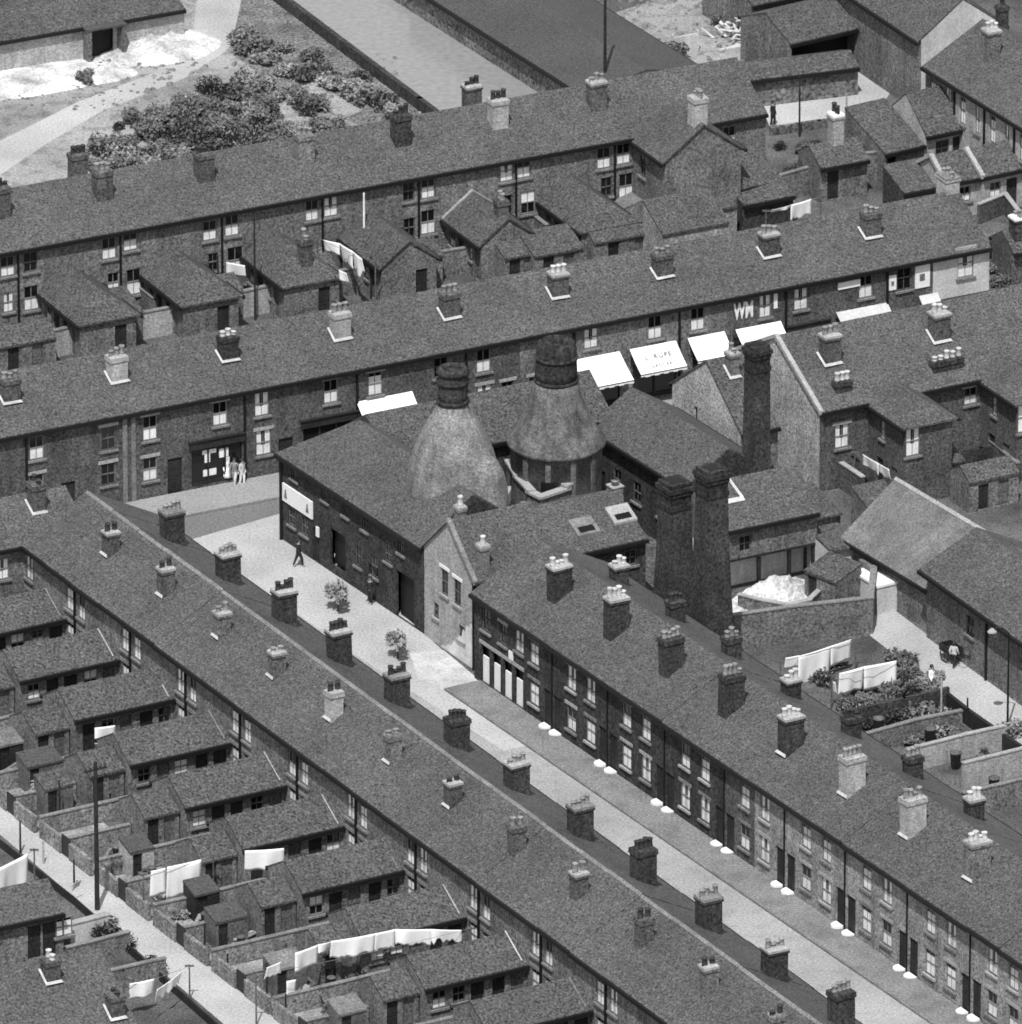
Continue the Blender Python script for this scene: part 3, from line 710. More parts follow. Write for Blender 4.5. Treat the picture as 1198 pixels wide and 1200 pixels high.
# awnings
def awning(px0, py0, px1, py1, out, drop, label, m='cloth', text=None):
    s0, z0 = rB.wall(px0, py0); s1, z1 = rB.wall(px1, py1); z = (z0 + z1)/2; w_ = s1 - s0
    b = MB(); n = 8
    for k in range(n):
        f0, f1 = k/n, (k+1)/n
        q = lambda x, f: (x, -.02 - out*f, -drop*f - .05*math.sin(math.pi*f))
        b.quad(q(0, f1), q(w_, f1), q(w_, f0), q(0, f0))
    # scalloped valance
    m2 = 10
    for k in range(m2):
        a, e = w_*k/m2, w_*(k+1)/m2; lo = -drop - .16 - .05*(k % 2)
        b.quad((a, -.02 - out, lo), (e, -.02 - out, lo), (e, -.02 - out, -drop), (a, -.02 - out, -drop))
    t = thing('shop_awning', label, 'awning', tuple(rB.at(s0, 0, z)), rB.rot, 'awnings on the shop row')
    cl = b.build('awning_cloth', M[m], t)
    sm = cl.modifiers.new('thick', 'SOLIDIFY'); sm.thickness = .02
    f = MB()
    for x in (.03, w_ - .03): f.tube((x, -.02, -drop - .05), (x, -.02 - out, -drop - .03), .025, .025, 6)
    f.tube((0, -.02 - out, -drop - .02), (w_, -.02 - out, -drop - .02), .03, .03, 6); f.pieces('awning_arm', M['iron'], t)
    if text:
        for ln, size, yy in text:
            cu = bpy.data.curves.new('lettering', 'FONT'); cu.body = ln; cu.size = size; cu.align_x = 'CENTER'; cu.extrude = .004; cu.space_character = 1.25; cu.materials.append(M['letter'])
            lo = text_obj('awning_lettering', cu); lo.parent = t
            ang = math.atan2(drop, out); f_ = yy
            lo.location = (w_*.5, -.06 - out*f_, -drop*f_ + .03); lo.rotation_euler = (math.atan2(drop, out), 0, 0)
awning(418, 471, 483, 458, 1.1, .85, 'white awning standing alone left of the two bottle kilns')
awning(668, 423, 726, 411, 1.9, 1.15, 'plain white awning directly right of the larger kiln top')
awning(738, 409, 792, 399, 1.5, 1.1, 'white awning with two lines of faint lettering', text=[('L. RUPE', .44, .5), ('GROCER', .3, .82)])
awning(806, 396, 849, 388, 1.35, 1.0, 'white awning behind the chimney of the gabled pottery block', 'cloth')
awning(862, 386, 915, 376, 1.2, .85, 'white awning behind the top of the rear square stack')
awning(980, 366, 1040, 354, 1.0, .6, 'light grey awning below the narrow white wall sign', 'cloth_grey')
awning(1077, 347, 1099, 342, .9, .7, 'short light grey awning next to the pale end building', 'cloth_grey')

# ---- upper terrace, back yards facing us
tb = [-100, -40, 20, 80, 140, 200, 259, 318, 377, 432, 490, 553, 604, 665, 720, 770, 835, 898]
FT = feats(rT, [(9, 310, .95, 1.3, 'win', 'half'), (36, 305, .95, 1.3, 'win', 'dark'), (128, 289, .95, 1.4, 'win', 'half'), (153, 279, .95, 1.4, 'win', 'half'), (246, 268, .95, 1.3, 'win', 'half'), (272, 261, .95, 1.5, 'win', 'half'),
    (366, 244, .9, 1.4, 'win', 'half'), (388, 239, .95, 1.4, 'win', 'sides'), (479, 222, .8, 1.3, 'win', 'dark'), (502, 217, .95, 1.5, 'win', 'half'), (594, 198, .9, 1.4, 'win', 'sides'), (614, 194, .95, 1.4, 'win', 'half'), (708, 183, .95, 1.4, 'win', 'half'), (731, 178, .95, 1.4, 'win', 'half'),
    (10, 352, .7, 1.3, 'win', 'sides'), (37, 347, 1, 1.6, 'win', 'half'), (133, 329, .8, 1.3, 'win', 'half'), (157, 328, 1.0, 1.7, 'win', 'half'), (250, 305, .7, 1.2, 'win', 'dark'), (276, 303, 1.1, 1.8, 'win', 'half'),
    (480, 265, .8, 1.3, 'win', 'dark'), (502, 258, 1., 1.6, 'win', 'half'), (595, 238, .7, 1.3, 'win', 'dark'), (619, 235, 1., 1.5, 'win', 'top'), (711, 217, .8, 1.3, 'win', 'dark'), (734, 216, 1.0, 1.7, 'win', 'half'), (380, 285, .9, 2, 'door', ''), (855, 158, .9, 1.4, 'win', 'half'), (855, 195, .9, 1.4, 'win', 'half')])
G_T = 'terraced houses of the upper terrace by the canal'
wcx = {2: 80, 4: 200, 6: 318, 8: 432, 10: 553, 12: 665}
for i in range(len(tb) - 1):
    s0, s1 = rT.S(tb[i]), rT.S(tb[i+1]); w_ = s1 - s0
    t = house(rT, s0, s1, 'terraced_house', 'two-storey brick house of the upper terrace near the canal, %s from its left end' % ORD[i], 'house', G_T)
    fr = pick(FT, s0, s1)
    for f in fr:
        if f['k'] == 'win': f['lin'] = 0; f['z'] = max(.4, f['z'] - .12)
    block(t, w_, 8.0, 5.6, 2.15, front=fr, wall=M['brick_mid'], roof=M['slate'], over=.22, hipR=False)
    if i % 2 == 1 and i < 15:
        k = i//2
        chimney(t, w_*1.0, 2.4, 5.6 + 2.15*2.4/4 + .13, 2.15/4, 1.05, .85, 1.75, 3, ['brick', 'brick', 'brick', 'brick_mid', 'brick_dark', 'brick_light', 'brick'][k % 7], ['pot_dark', 'pot', 'pot_dark', 'pot', 'pot_dark', 'pot_dark', 'pot'][k % 7], None, 'stone' if k in (5, 6) else None, along='x')
        if i in (3, 11): chimney(t, w_*1.0, 6.0, 5.6 + 2.15*2.0/4, -2.15/4, 1.0, .8, 1.9, 3, 'brick', 'pot_dark', None, 'stone' if i == 11 else None, along='x')
    if i % 2 == 1: 
        dp = MB(); dp.box(w_ - .03, w_ + .07, -.12, -.01, 0, 5.4); dp.build('downpipe', M['iron'], t)
    if i in wcx:
        x0 = rT.S(wcx[i]) - 1.85 - s0; L_ = 5.6 if i != 10 else 5.0
        ops = [W(1.0, .95, .8, 1.0, 'half', lin=0), D(2.2, .03, .8, 1.95), W(3.4, 1.0, .7, .9, random.choice(('net', 'dark')), lin=0), D(4.5, .03, .75, 1.9, m=M['wood_grey'])]
        block(t, L_, 3.7, 2.5, 1.35, (x0, -.02, 0), -math.pi/2, front=ops, right=[D(2.7, .03, .8, 1.9)], wall=M['brick_mid'], roof=M['slate2'], names=('wing_wall', 'wing_roof'), over=.22, hipR=(i in (2, 4, 6, 12)), vergeR=.1, verge=M['stone'] if i == 10 else None)
        chx = L_ - .6
        if i in (6, 10): chimney(t, x0 + 1.9, -L_ + 1.0, 3.75, 0, .7, .7, 1.1, 2, 'brick', 'pot', None, None)
# cross wing at the right end of the upper terrace
s0 = rT.S(742)
t = house(rT, s0, s0, 'cross_wing_house', 'two-storey cross wing with a plain end gable at the right end of the upper terrace', 'house', None)
block(t, 4.4, 5.2, 5.5, 1.9, (0, 0, 0), -math.pi/2, front=[W(1.3, 3.4, .8, 1.4, 'dark', lin=0), D(2.6, .03, .9, 2.0), W(3.6, .9, .8, 1.6, 'net', lin=0)], right=[], wall=M['brick_mid'], roof=M['slate'], verge=None, vergeR=.12)
block(t, 1.6, 8.5, 5.5, 1.9, (0.9, 4.0, 0), 0, wall=M['brick_mid'], roof=M['slate'], gutter=False) if False else None
chimney(t, 2.6, -3.6, 7.4, 0, .9, .9, 1.7, 3, 'brick_light', 'pot', None, 'stone')
# privies / sheds at the ends of the upper yards
G_S = 'sheds in the upper terrace yards'
for n_, (px, py, w_, d_, lab) in enumerate([(30, 402, 4.0, 2.4, 'low slate-roofed shed at the left edge of the upper yards'), (130, 372, 4.2, 2.4, 'low slate-roofed shed between the first and second back wings of the upper terrace'), (245, 348, 4.5, 2.4, 'low slate-roofed shed below the white sheet in the upper yards'),
        (372, 330, 3.4, 2.2, 'low slate-roofed shed left of the pale flagpole in the upper yards'), (480, 306, 4.5, 2.6, 'low slate-roofed shed right of the pale flagpole'), (655, 296, 3.4, 2.2, 'low shed below the right-hand back wing of the upper terrace'), (735, 278, 4.6, 2.6, 'low slate-roofed shed at the foot of the cross wing gable'), (612, 300, 2.4, 2.2, 'small square brick shed with a black doorway in the upper yards')]):
    q = P(px, py, 1.9); t = thing('yard_shed', lab, 'shed', (q.x, q.y, 0), rT.rot, G_S)
    block(t, w_, d_, 1.9, .7, (-w_/2, 0, 0), front=[D(w_*.3, .03, .75, 1.7), D(w_*.7, .03, .75, 1.7, m=M['wood_grey'])], left=[], wall=M['brick_mid'], roof=M['slate2'], over=.12, gutter=False, mono=(n_ % 2 == 1))
def wall_run(pts, h, label, m='brick_mid', th=.22, cop='stone_dim', group=None, name='yard_wall', zb=0.0, cat='wall'):
    q = [P(x, y, 0) for x, y in pts]; o0 = q[0]
    b = MB(); c = MB()
    for i in range(len(q) - 1):
        d = Vector((q[i+1].x - q[i].x, q[i+1].y - q[i].y)); L_ = d.length; d.normalize(); n = (-d.y, d.x)
        ce = ((q[i].x + q[i+1].x)/2 - o0.x, (q[i].y + q[i+1].y)/2 - o0.y)
        b.obox(ce, (d.x, d.y), n, 0, h, L_/2 + th*.45, th/2); c.obox(ce, (d.x, d.y), n, h + .002, h + .08 + .002*i, L_/2 + th*.6, th/2 + .04)
    o = b.build(name, M[m], None, (o0.x, o0.y, zb)); tag(o, label, cat, group)
    if cop: put('coping', c.mesh('coping', M[cop]), o)
    return o
wall_run([(-60, 447), (0, 433), (100, 410), (215, 388), (330, 362)], 1.7, 'pale rough wall closing the upper yards behind the shop row', 'brick_light', .25, 'stone_dim')
wall_run([(330, 362), (470, 333), (600, 312)], 1.7, 'brick wall closing the upper yards right of the pale flagpole', 'brick_mid')
for n_, (x, y, x2, y2) in enumerate([(50, 335, 120, 395), (112, 322, 180, 376), (235, 298, 300, 350), (345, 278, 412, 330), (468, 258, 520, 300), (575, 238, 640, 290), (690, 215, 745, 262)]):
    wall_run([(x, y), (x2, y2)], 1.5, 'brick wall dividing the upper yards, %s from the left' % ORD[n_], 'brick_mid', .2, 'stone_dim', 'walls dividing the upper yards')
wall_run([(860, 250), (905, 240), (990, 215), (1060, 205), (1120, 195)], 1.8, 'brick wall along the yards below the open stone-walled yard', 'brick_mid')
wall_run([(905, 158), (960, 150), (1028, 142)], .55, 'low dark wall along the near edge of the pale upper yard', 'stonewall', .3, None)
# ================================================================== POTTERY
def pk(row, px, py): return row.wall(px, py)
FF = feats(rF, [(342, 606, .8, 1.1, 'win', 'dark'), (357, 617, .8, 1.1, 'win', 'dark'), (396, 641, 1.7, 2.3, 'dark', ''), (420, 652, .75, 1.3, 'win', 'plain'), (439, 664, .75, 1.3, 'win', 'plain'), (455, 650, .8, 1.0, 'win', 'plain'),
     (345, 553, .7, 1.0, 'win', 'plain'), (381, 578, .7, 1.0, 'win', 'plain'), (405, 595, .7, 1.1, 'win', 'plain'), (428, 612, .7, 1.1, 'win', 'plain'), (470, 640, .7, 1.0, 'win', 'plain'), (371, 636, .8, 2.1, 'door', ''), (436, 690, .8, 2.1, 'door', ''), (475, 700, 2.0, 2.9, 'dark', '')])
for f in FF:
    f['lin'] = 0; f['sm'] = M['stone_dim']
    if f['k'] == 'dark': f['z'] = .02 if f['h'] > 2.5 else .5
t = house(rF, 0, 0, 'pottery_works', 'sooty two-storey pottery front with a white sign board at the street corner', 'factory', None)
LF = rF.S(497)
block(t, LF - .02, 6.6, 5.5, 2.4, front=pick(FF, 0, LF), wall=M['brick_dark'], roof=M['slate'], hipL=True)
s0, z0 = pk(rF, 332, 575); s1, z1 = pk(rF, 367, 598)
sg = MB(); sg.box(s0 + .05, s1, -.1, -.004, z0 - .55, z0 + .55); sgo = sg.build('sign_board', M['white'], t)
b = MB()
for x in (s0 + .45, s1 - .5): b.prism([(x - .16, -.12), (x + .16, -.12), (x + .16, -.102), (x - .16, -.102)], z0 - .3, z0 + .25, [(x - .05, -.12), (x + .05, -.12), (x + .05, -.102), (x - .05, -.102)])
b.pieces('sign_mark', M['brick_mid'], sgo)
b = MB(); s_, z_ = pk(rF, 373, 623); b.box(s_ - .14, s_ + .14, -.09, -.003, z_ - .3, z_ + .3); b.build('wall_lamp_plate', M['white'], t)
b = MB(); b.lathe([(.1, -.5), (.1, 5.4)], 8, (.02, -.08)); b.build('downpipe', M['iron'], t)
# gabled front block
rG = Row((497, 641), (555, 681), 5.5)
wg = rG.S(555)
t = house(rG, 0, 0, 'gabled_works_front', 'pale brick gabled front of the pottery between the works gate and the dark shop house', 'building', None)
t.location = tuple(rG.at(wg + .02, 0)); t.rotation_euler = (0, 0, rG.rot + math.pi/2)
FGa = feats(rG, [(521, 682, .8, 1.6, 'win', 'plain'), (536, 694, .8, 1.6, 'win', 'plain'), (541, 742, .7, .9, 'win', 'plain'), (511, 715, .6, .9, 'win', 'plain')])
ops = []
for f in FGa: f['x'] = f['x']; f['lm'] = M['white']; f['lin'] = 1 if f['h'] > 1 else 0; f['sm'] = M['stone']; ops.append(f)
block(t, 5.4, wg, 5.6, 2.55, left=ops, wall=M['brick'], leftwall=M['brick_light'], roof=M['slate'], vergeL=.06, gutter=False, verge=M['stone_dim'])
chimney(t, .9, .5, 6.2, 0, .55, .55, 1.25, 1, 'stone_dim', 'pot_pale', None, 'stone')
chimney(t, 1.1, wg/2 + .6, 8.0, 0, .5, .5, .7, 1, 'stone_dim', 'pot_pale', None, 'stone')
b = MB(); b.quad(*[(-.012, y, z) for y, z in ((.15, .02), (3.9, .02), (3.5, .22), (3.3, .18), (2.9, .55), (2.6, .5), (2.3, .95), (1.9, 1.0), (1.75, 1.5), (1.4, 1.55), (1.2, 2.1), (.95, 2.0), (.8, 2.5), (.5, 2.45), (.3, 2.8), (.15, 2.7))]); b.build('limewash_patch', M['whitewash'], t)
b = MB(); b.box(-.1, .02, -.12, .02, 0, 5.5); b.build('downpipe', M['iron'], t)

# range along the shop street behind the kilns
rH = Row((455, 541), (718, 488), 5.0)
t = house(rH, 0, 0, 'rear_range', 'slate-roofed pottery range along the shop street behind the two kilns', 'building', None)
block(t, rH.S(718), 5.8, 5.0, 1.8, front=[W(2, 2.2, .9, 1.2, 'plain', lin=0), W(6, 2.2, .9, 1.2, 'plain', lin=0), D(8, .03, 1, 2.1)], wall=M['brick_dark'], roof=M['slate2'])
rGr = Row((692, 499), (806, 571), 4.6)
t = house(rGr, 0, 0, 'kiln_yard_range', 'long slate-roofed pottery range right of the larger kiln', 'building', None)
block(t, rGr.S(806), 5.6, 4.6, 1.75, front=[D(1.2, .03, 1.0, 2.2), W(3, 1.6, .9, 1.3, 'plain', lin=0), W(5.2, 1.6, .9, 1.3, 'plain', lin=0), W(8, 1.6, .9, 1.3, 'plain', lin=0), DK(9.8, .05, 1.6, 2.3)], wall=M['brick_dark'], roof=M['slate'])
rJ = Row((640, 655), (757, 629), 4.2)
t = house(rJ, 0, 0, 'skylit_workshop', 'slate-roofed workshop with two pale skylights left of the twin square stacks', 'building', None)
wj = rJ.S(757)
block(t, wj, 7.0, 4.2, 1.6, front=[W(wj - 1, 2.6, .8, 1.0, 'plain', lin=0), D(wj - 2.4, .03, .9, 2.1)], wall=M['brick_dark'], roof=M['slate'])
for (x, y, m_) in ((wj - 3.3, 1.2, 'stone_dim'), (wj - .7, 1.5, 'stone')):
    z = 4.2 + 1.6*y/3.5 + .14
    b = MB(); k = 1.6/3.5
    V = [(x - .75, y - .45, z - .45*k), (x + .75, y - .45, z - .45*k), (x + .75, y + .75, z + .75*k), (x - .75, y + .75, z + .75*k)]
    solid_roof(b, V, [(0, 1, 2, 3)], .14); so_ = b.build('skylight', M[m_], t)
    b = MB(); V2 = [(x - .5, y - .3, z + .165 - .3*k), (x + .5, y - .3, z + .165 - .3*k), (x + .5, y + .1, z + .165 + .1*k), (x - .5, y + .1, z + .165 + .1*k)]
    b.quad(*V2); put('pane', b.mesh('pane', M['glass']), so_)
for (px, py) in ((614, 603), (721, 578)):
    q = P(px, py, 5.6); lx, ly = rJ.loc(q)
    b = MB(); b.box(-.35, .35, -.35, .35, -.6, .45); o = b.build('roof_vent', M['brick_mid'], t, (lx, ly, 5.6))
    b = MB(); b.box(-.4, .4, -.4, .4, .452, .52); put('vent_cap', b.mesh('vent_cap', M['stone']), o)
    b = MB(); b.lathe([(.22, .52), (.2, .75), (.26, .8)], 10); put('vent_pot', b.mesh('vent_pot', M['pot'], True), o)
# parapet on the workshop ridge by the kiln yard
pa = [P(597, 538, 5.2), P(607, 556, 5.1), P(622, 574, 5.0), P(634, 580, 5.0), P(664, 566, 5.2), P(688, 549, 5.4)]
b = MB()
for i in range(len(pa) - 1):
    d = Vector((pa[i+1].x - pa[i].x, pa[i+1].y - pa[i].y)); L_ = d.length; d.normalize()
    ce = ((pa[i].x + pa[i+1].x)/2 - pa[0].x, (pa[i].y + pa[i+1].y)/2 - pa[0].y)
    b.obox(ce, (d.x, d.y), (-d.y, d.x), 0, pa[i].z - .2, L_/2 + .1, .14)
o = b.build('kiln_yard_wall', M['brick_mid'], None, (pa[0].x, pa[0].y, 0)); tag(o, 'high brick wall with pale coping bent round the front of the larger kiln', 'wall')
b = MB()
for i in range(len(pa) - 1):
    d = Vector((pa[i+1].x - pa[i].x, pa[i+1].y - pa[i].y)); L_ = d.length; d.normalize()
    ce = ((pa[i].x + pa[i+1].x)/2 - pa[0].x, (pa[i].y + pa[i+1].y)/2 - pa[0].y)
    b.obox(ce, (d.x, d.y), (-d.y, d.x), pa[i].z - .19, pa[i].z - .05 + .003*i, L_/2 + .18, .26)
put('coping', b.mesh('coping', M['stone']), o)
# lean-to with pale kerbs next to it
q = P(652, 590, 3.6); t = thing('lean_to', 'narrow lean-to roof with pale edges beside the larger kiln', 'shed', (q.x, q.y, 0), rA.rot + R(112))
block(t, 4.0, 1.6, 3.4, .5, (-.2, 0, 0), front=[], wall=M['brick_dark'], roof=M['slate2'], over=.1, mono=True, gutter=False, verge=None)

# bottle kilns
def kiln(c, prof_body, prof_neck, rings, name, label, mb_, mn, doors=()):
    t = thing('bottle_kiln', label, 'kiln', (c.x, c.y, 0), 0, 'bottle kilns of the pottery')
    b = MB(); b.lathe(prof_body, 40, wob=.012); b.build('kiln_body', mb_, t, smooth=True)
    b = MB(); b.lathe(prof_neck, 32, wob=.01); nk = b.build('kiln_neck', mn, t, smooth=True)
    for k, (r, z) in enumerate(rings):
        b = MB(); b.lathe([(r - .1, z - .12), (r, z - .1), (r + .03, z), (r, z + .1), (r - .1, z + .12)], 32); put('iron_band', b.mesh('iron_band', M['brick_soot'], True), nk)
    return t
c = P(531, 566, 7.0)
t = kiln(c, [(3.1, 0), (2.95, 3), (2.8, 6), (2.72, 7.2), (2.58, 8.1), (2.36, 9.0), (2.02, 9.9), (1.6, 10.7), (1.2, 11.3), (.95, 11.7), (.86, 12.0)],
     [(.84, 11.95), (.84, 12.6), (.86, 13.3), (.86, 14.0), (.78, 14.2), (.64, 14.2), (.6, 13.6)], [(.95, 12.15), (.95, 13.35), (.95, 13.95)], 'bottle_kiln',
     'smooth pale-bodied bottle kiln with a black neck rising through the pottery roof', M['kiln_brick'], M['brick_dark'])
bl = MB()                                            # bulging flue buttress on the right-hand front of the body
for k in range(14): pass
bl.lathe([(1.15, 4.5), (1.2, 6.5), (1.15, 7.4), (.95, 8.3), (.6, 9.0), (.15, 9.35)], 20); bl.build('flue_bulge', M['kiln_brick'], t, (2.0, -1.5, 0), smooth=True)
b = MB(); 
for k in range(9):
    a0, a1 = -.95 + k*.11, -.95 + (k+1)*.11
    zf = lambda a: 7.0 + 2.2*math.cos(a + .3)*.1
    p = lambda a, r: (r*math.cos(a), r*math.sin(a))
    b.prism([p(a0, 2.62), p(a0, 3.35), p(a1, 3.35), p(a1, 2.62)][::-1], 6.0, 6.75)
b.build('kiln_kerb', M['stone'], t)
c2 = P(652, 541, 5.4)
t = kiln(c2, [(2.7, 0), (2.66, 3.6), (2.66, 6.5), (2.9, 6.6), (2.88, 6.8), (2.5, 7.35), (2.12, 8.0), (1.8, 8.7), (1.56, 9.4), (1.38, 10.05), (1.28, 10.5)],
     [(1.24, 10.45), (1.24, 11.1), (1.2, 11.8), (1.18, 12.5), (1.08, 12.85), (.92, 13.0), (.85, 12.5)], [(1.3, 10.6), (1.25, 12.0)], 'bottle_kiln',
     'broader bottle kiln with a spreading skirt and thick soot-dark neck', M['kiln_brick2'], M['brick_soot'])
for a in (-2.3, -1.75, -1.2, -.65):
    b = MB(); b.box(-.16, .16, 2.55, 2.74, 0, 6.5); b.build('buttress', M['kiln_brick2'], t, rot=a - math.pi/2)
b = MB(); b.box(-.5, .5, -2.76, -2.55, 3.4, 5.2); b.build('kiln_door', M['iron'], t, rot=-.15)

# square stacks
def stack(px, py_top, py_base, w_top, w_base, label, col='brick_soot', cap=True):
    base = P(px[1], py_base, 0); zt = 0
    # height from the pixel of the top above the base
    lo, hi = 1.0, 40.0
    for _ in range(40):
        m_ = (lo + hi)/2; r = base + Vector((0, 0, m_)) - CAM; y = 600 - FPX * r.dot(UP)/r.dot(FW)
        if y > py_top: lo = m_
        else: hi = m_
    H = lo
    t = thing('square_stack', label, 'chimney', (base.x, base.y, 0), rA.rot, 'square pottery stacks')
    b = MB(); wb, wt = w_base/2, w_top/2
    n = 6
    prof = [(wb, 0)]
    for k in range(1, n + 1): f = k/n; prof.append((wb + (wt - wb)*(1 - (1 - f)**1.5), (H - 1.6)*f))
    sq = lambda h_: [(-h_, -h_), (h_, -h_), (h_, h_), (-h_, h_)]
    for (h0, z0), (h1, z1) in zip(prof, prof[1:]): b.prism(sq(h0), z0, z1, sq(h1))
    b.build('shaft', M[col], t)
    b = MB()
    b.prism(sq(wt + .05), H - 1.598, H - 1.3); b.prism(sq(wt - .01), H - 1.3, H - .75); b.prism(sq(wt + .06), H - .75, H - .5); b.prism(sq(wt + .12), H - .5, H - .25); b.prism(sq(wt), H - .25, H)
    b.build('stack_head', M['brick_soot'], t)
    b = MB(); b.prism(sq(wt - .28), H + .001, H + .02); b.build('flue_mouth', M['iron'], t)
    return t
stack((780, 790), 563, 785, 1.4, 2.35, 'black tapering square stack, left of the twin pair beside the workshop', 'brick_dark')
stack((824, 833), 548, 806, 1.35, 2.3, 'black tapering square stack, right of the twin pair, with a sunlit side', 'brick_dark')
stack((883, 886), 403, 640, 1.1, 1.45, 'slim soot-black square stack rising between two pale gables', 'brick_dark')

# gabled block on the shop street + its chimney
rN = Row((868, 506), (912, 497), 4.6)
t = house(rN, 0, 0, 'gabled_pottery_block', 'pottery block with a broad pale gable left of the slim square stack', 'building', None)
wn = rN.S(912)
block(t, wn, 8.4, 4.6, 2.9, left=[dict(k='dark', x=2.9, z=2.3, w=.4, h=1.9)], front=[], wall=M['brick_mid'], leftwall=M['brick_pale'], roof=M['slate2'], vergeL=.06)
chimney(t, 1.2, 3.2, 6.9, .69, .6, .7, 1.5, 2, 'brick_mid', 'pot', 'flash', 'stone')
# two-storey slip house with open ground floor
rL = Row((852, 619), (958, 597), 4.4)
wl_ = rL.S(958)
t = house(rL, 0, 0, 'slip_house', 'two-storey pottery building with a dark open ground floor over the white clay yard', 'building', None)
block(t, wl_, 5.0, 4.4, 1.8, front=[W(1.2, 2.7, .8, 1.0, 'plain', lin=0, sill=0)], wall=M['brick_mid'], roof=M['slate'], z0=2.35)
b = MB(); b.box(.05, wl_ - .05, 1.5, 4.9, 0, 2.3); b.build('lower_wall', M['whitewash'], t)
b = MB(); b.box(.0, wl_, -.02, 1.4, 2.2, 2.345); b.build('floor_beam', M['wood'], t)
b = MB()
for x in (.15, 2.2, 4.2, wl_ - .15): b.box(x - .1, x + .1, .05, .25, 0, 2.195)
b.pieces('post', M['wood'], t)
lx, ly = 1.3, 1.6
b = MB(); k = 1.8/2.5
b.quad((lx - .6, ly - .5, 4.4 + (ly - .5)*k + .2), (lx + .5, ly - .5, 4.4 + (ly - .5)*k + .2), (lx + .5, ly - .25, 4.4 + (ly - .25)*k + .2), (lx - .6, ly - .25, 4.4 + (ly - .25)*k + .2))
b.quad((lx + .3, ly - .25, 4.4 + (ly - .25)*k + .2), (lx + .5, ly - .25, 4.4 + (ly - .25)*k + .2), (lx + .2, ly + .9, 4.4 + (ly + .9)*k + .2), (lx, ly + .9, 4.4 + (ly + .9)*k + .2))
b.build('roof_flashing', M['flash'], t)
t = thing('annexe', 'low flat annexe at the right end of the open-fronted pottery building', 'building', tuple(rL.at(wl_ + .02, 1.2)), rL.rot)
block(t, 2.2, 3.4, 3.3, .6, wall=M['brick_mid'], roof=M['slate2'], mono=True, gutter=False)
t = thing('limewashed_block', 'pale limewashed lower block beside the open pottery yard', 'building', tuple(rL.at(wl_ - .1, -1.6)), rL.rot)
block(t, 2.0, 2.6, 2.4, .3, wall=M['render'], roof=M['slate2'], mono=True, gutter=False)
q = P(1000, 703, 0); t = thing('white_tank', 'white flat-topped tank at the corner of the pottery yard', 'tank', (q.x, q.y, 0), rA.rot)
b = MB(); b.box(0, 2.6, 0, 1.5, 0, 1.7); b.build('tank_body', M['render'], t)
b = MB(); b.box(-.06, 2.66, -.06, 1.56, 1.702, 1.85); b.box(.1, 2.5, .1, 1.4, 1.85, 1.87); b.build('tank_lid', M['white'], t)
# heap of white clay
rnd = random.Random(2)
q = P(910, 703, 0); b = MB(); N = 22
for j in range(N + 1):
    for i in range(N + 1):
        x = (i/N - .5)*7; y = (j/N - .5)*3.6; r = math.hypot(x/3.4, y/1.75)
        b.v.append((x, y, max(-.05, 1.3*(1 - r**1.5)) * (.75 + .5*rnd.random()) if r < 1 else -.05))
for j in range(N):
    for i in range(N): a = j*(N+1) + i; b.f.append((a, a+1, a+N+2, a+N+1))
o = b.build('clay_heap', M['clay_heap'], None, (q.x, q.y, 0), rL.rot + .05); tag(o, 'heap of white clay in the yard under the open-fronted pottery building', 'clay heap')
wall_run([(868, 716), (892, 722), (925, 728), (948, 722), (965, 706), (984, 690)], 1.0, 'low curved yard wall with pale coping round the clay heap', 'brick_mid', .25, 'stone')
q = P(962, 712, 0); t = thing('yard_shed', 'small lean-to shed inside the curved wall by the clay heap', 'shed', (q.x, q.y, 0), rA.rot + .25)
block(t, 2.6, 2.0, 1.9, .5, (-1.3, 0, 0), front=[D(.6, .03, .7, 1.7)], wall=M['brick_mid'], roof=M['slate2'], mono=True, gutter=False, over=.1)
wall_run([(862, 762), (930, 752), (1020, 742), (1024, 706)], 2.2, 'tall brick boundary wall between the pottery yard and the white washing', 'brick_mid', .3, 'stone_dim')
wall_run([(1024, 706), (1010, 697)], 2.2, 'short return of brick wall at the head of the back lane', 'brick_mid', .3, None)

# ================================================================== RIGHT-HAND SHEDS
rM = Row((990, 628), (1085, 685), 2.7)
t = house(rM, 0, 0, 'corrugated_shed', 'long shed with a pale corrugated roof along the back lane', 'shed', None)
block(t, rM.S(1085) + 6.0, 7.2, 2.7, 2.7, front=[], wall=M['brick_mid'], roof=M['slate_pale'], ridge=M['stone'], vergeL=.1)
rM2 = Row((1087, 662), (1198, 741), 4.5)
t = house(rM2, 0, 0, 'lane_warehouse', 'taller dark-roofed brick warehouse with deep eaves on the back lane', 'warehouse', None)
block(t, 24, 6.4, 4.5, 1.6, front=[W(5, 2.0, .9, 1.2, 'plain', lin=0), W(14, 2.0, .9, 1.2, 'plain', lin=0)], wall=M['brick_mid'], roof=M['slate'], over=.55)
b = MB(); b.box(6.9, 7.05, -.12, -.01, 0, 4.2); b.build('downpipe', M['iron'], t)

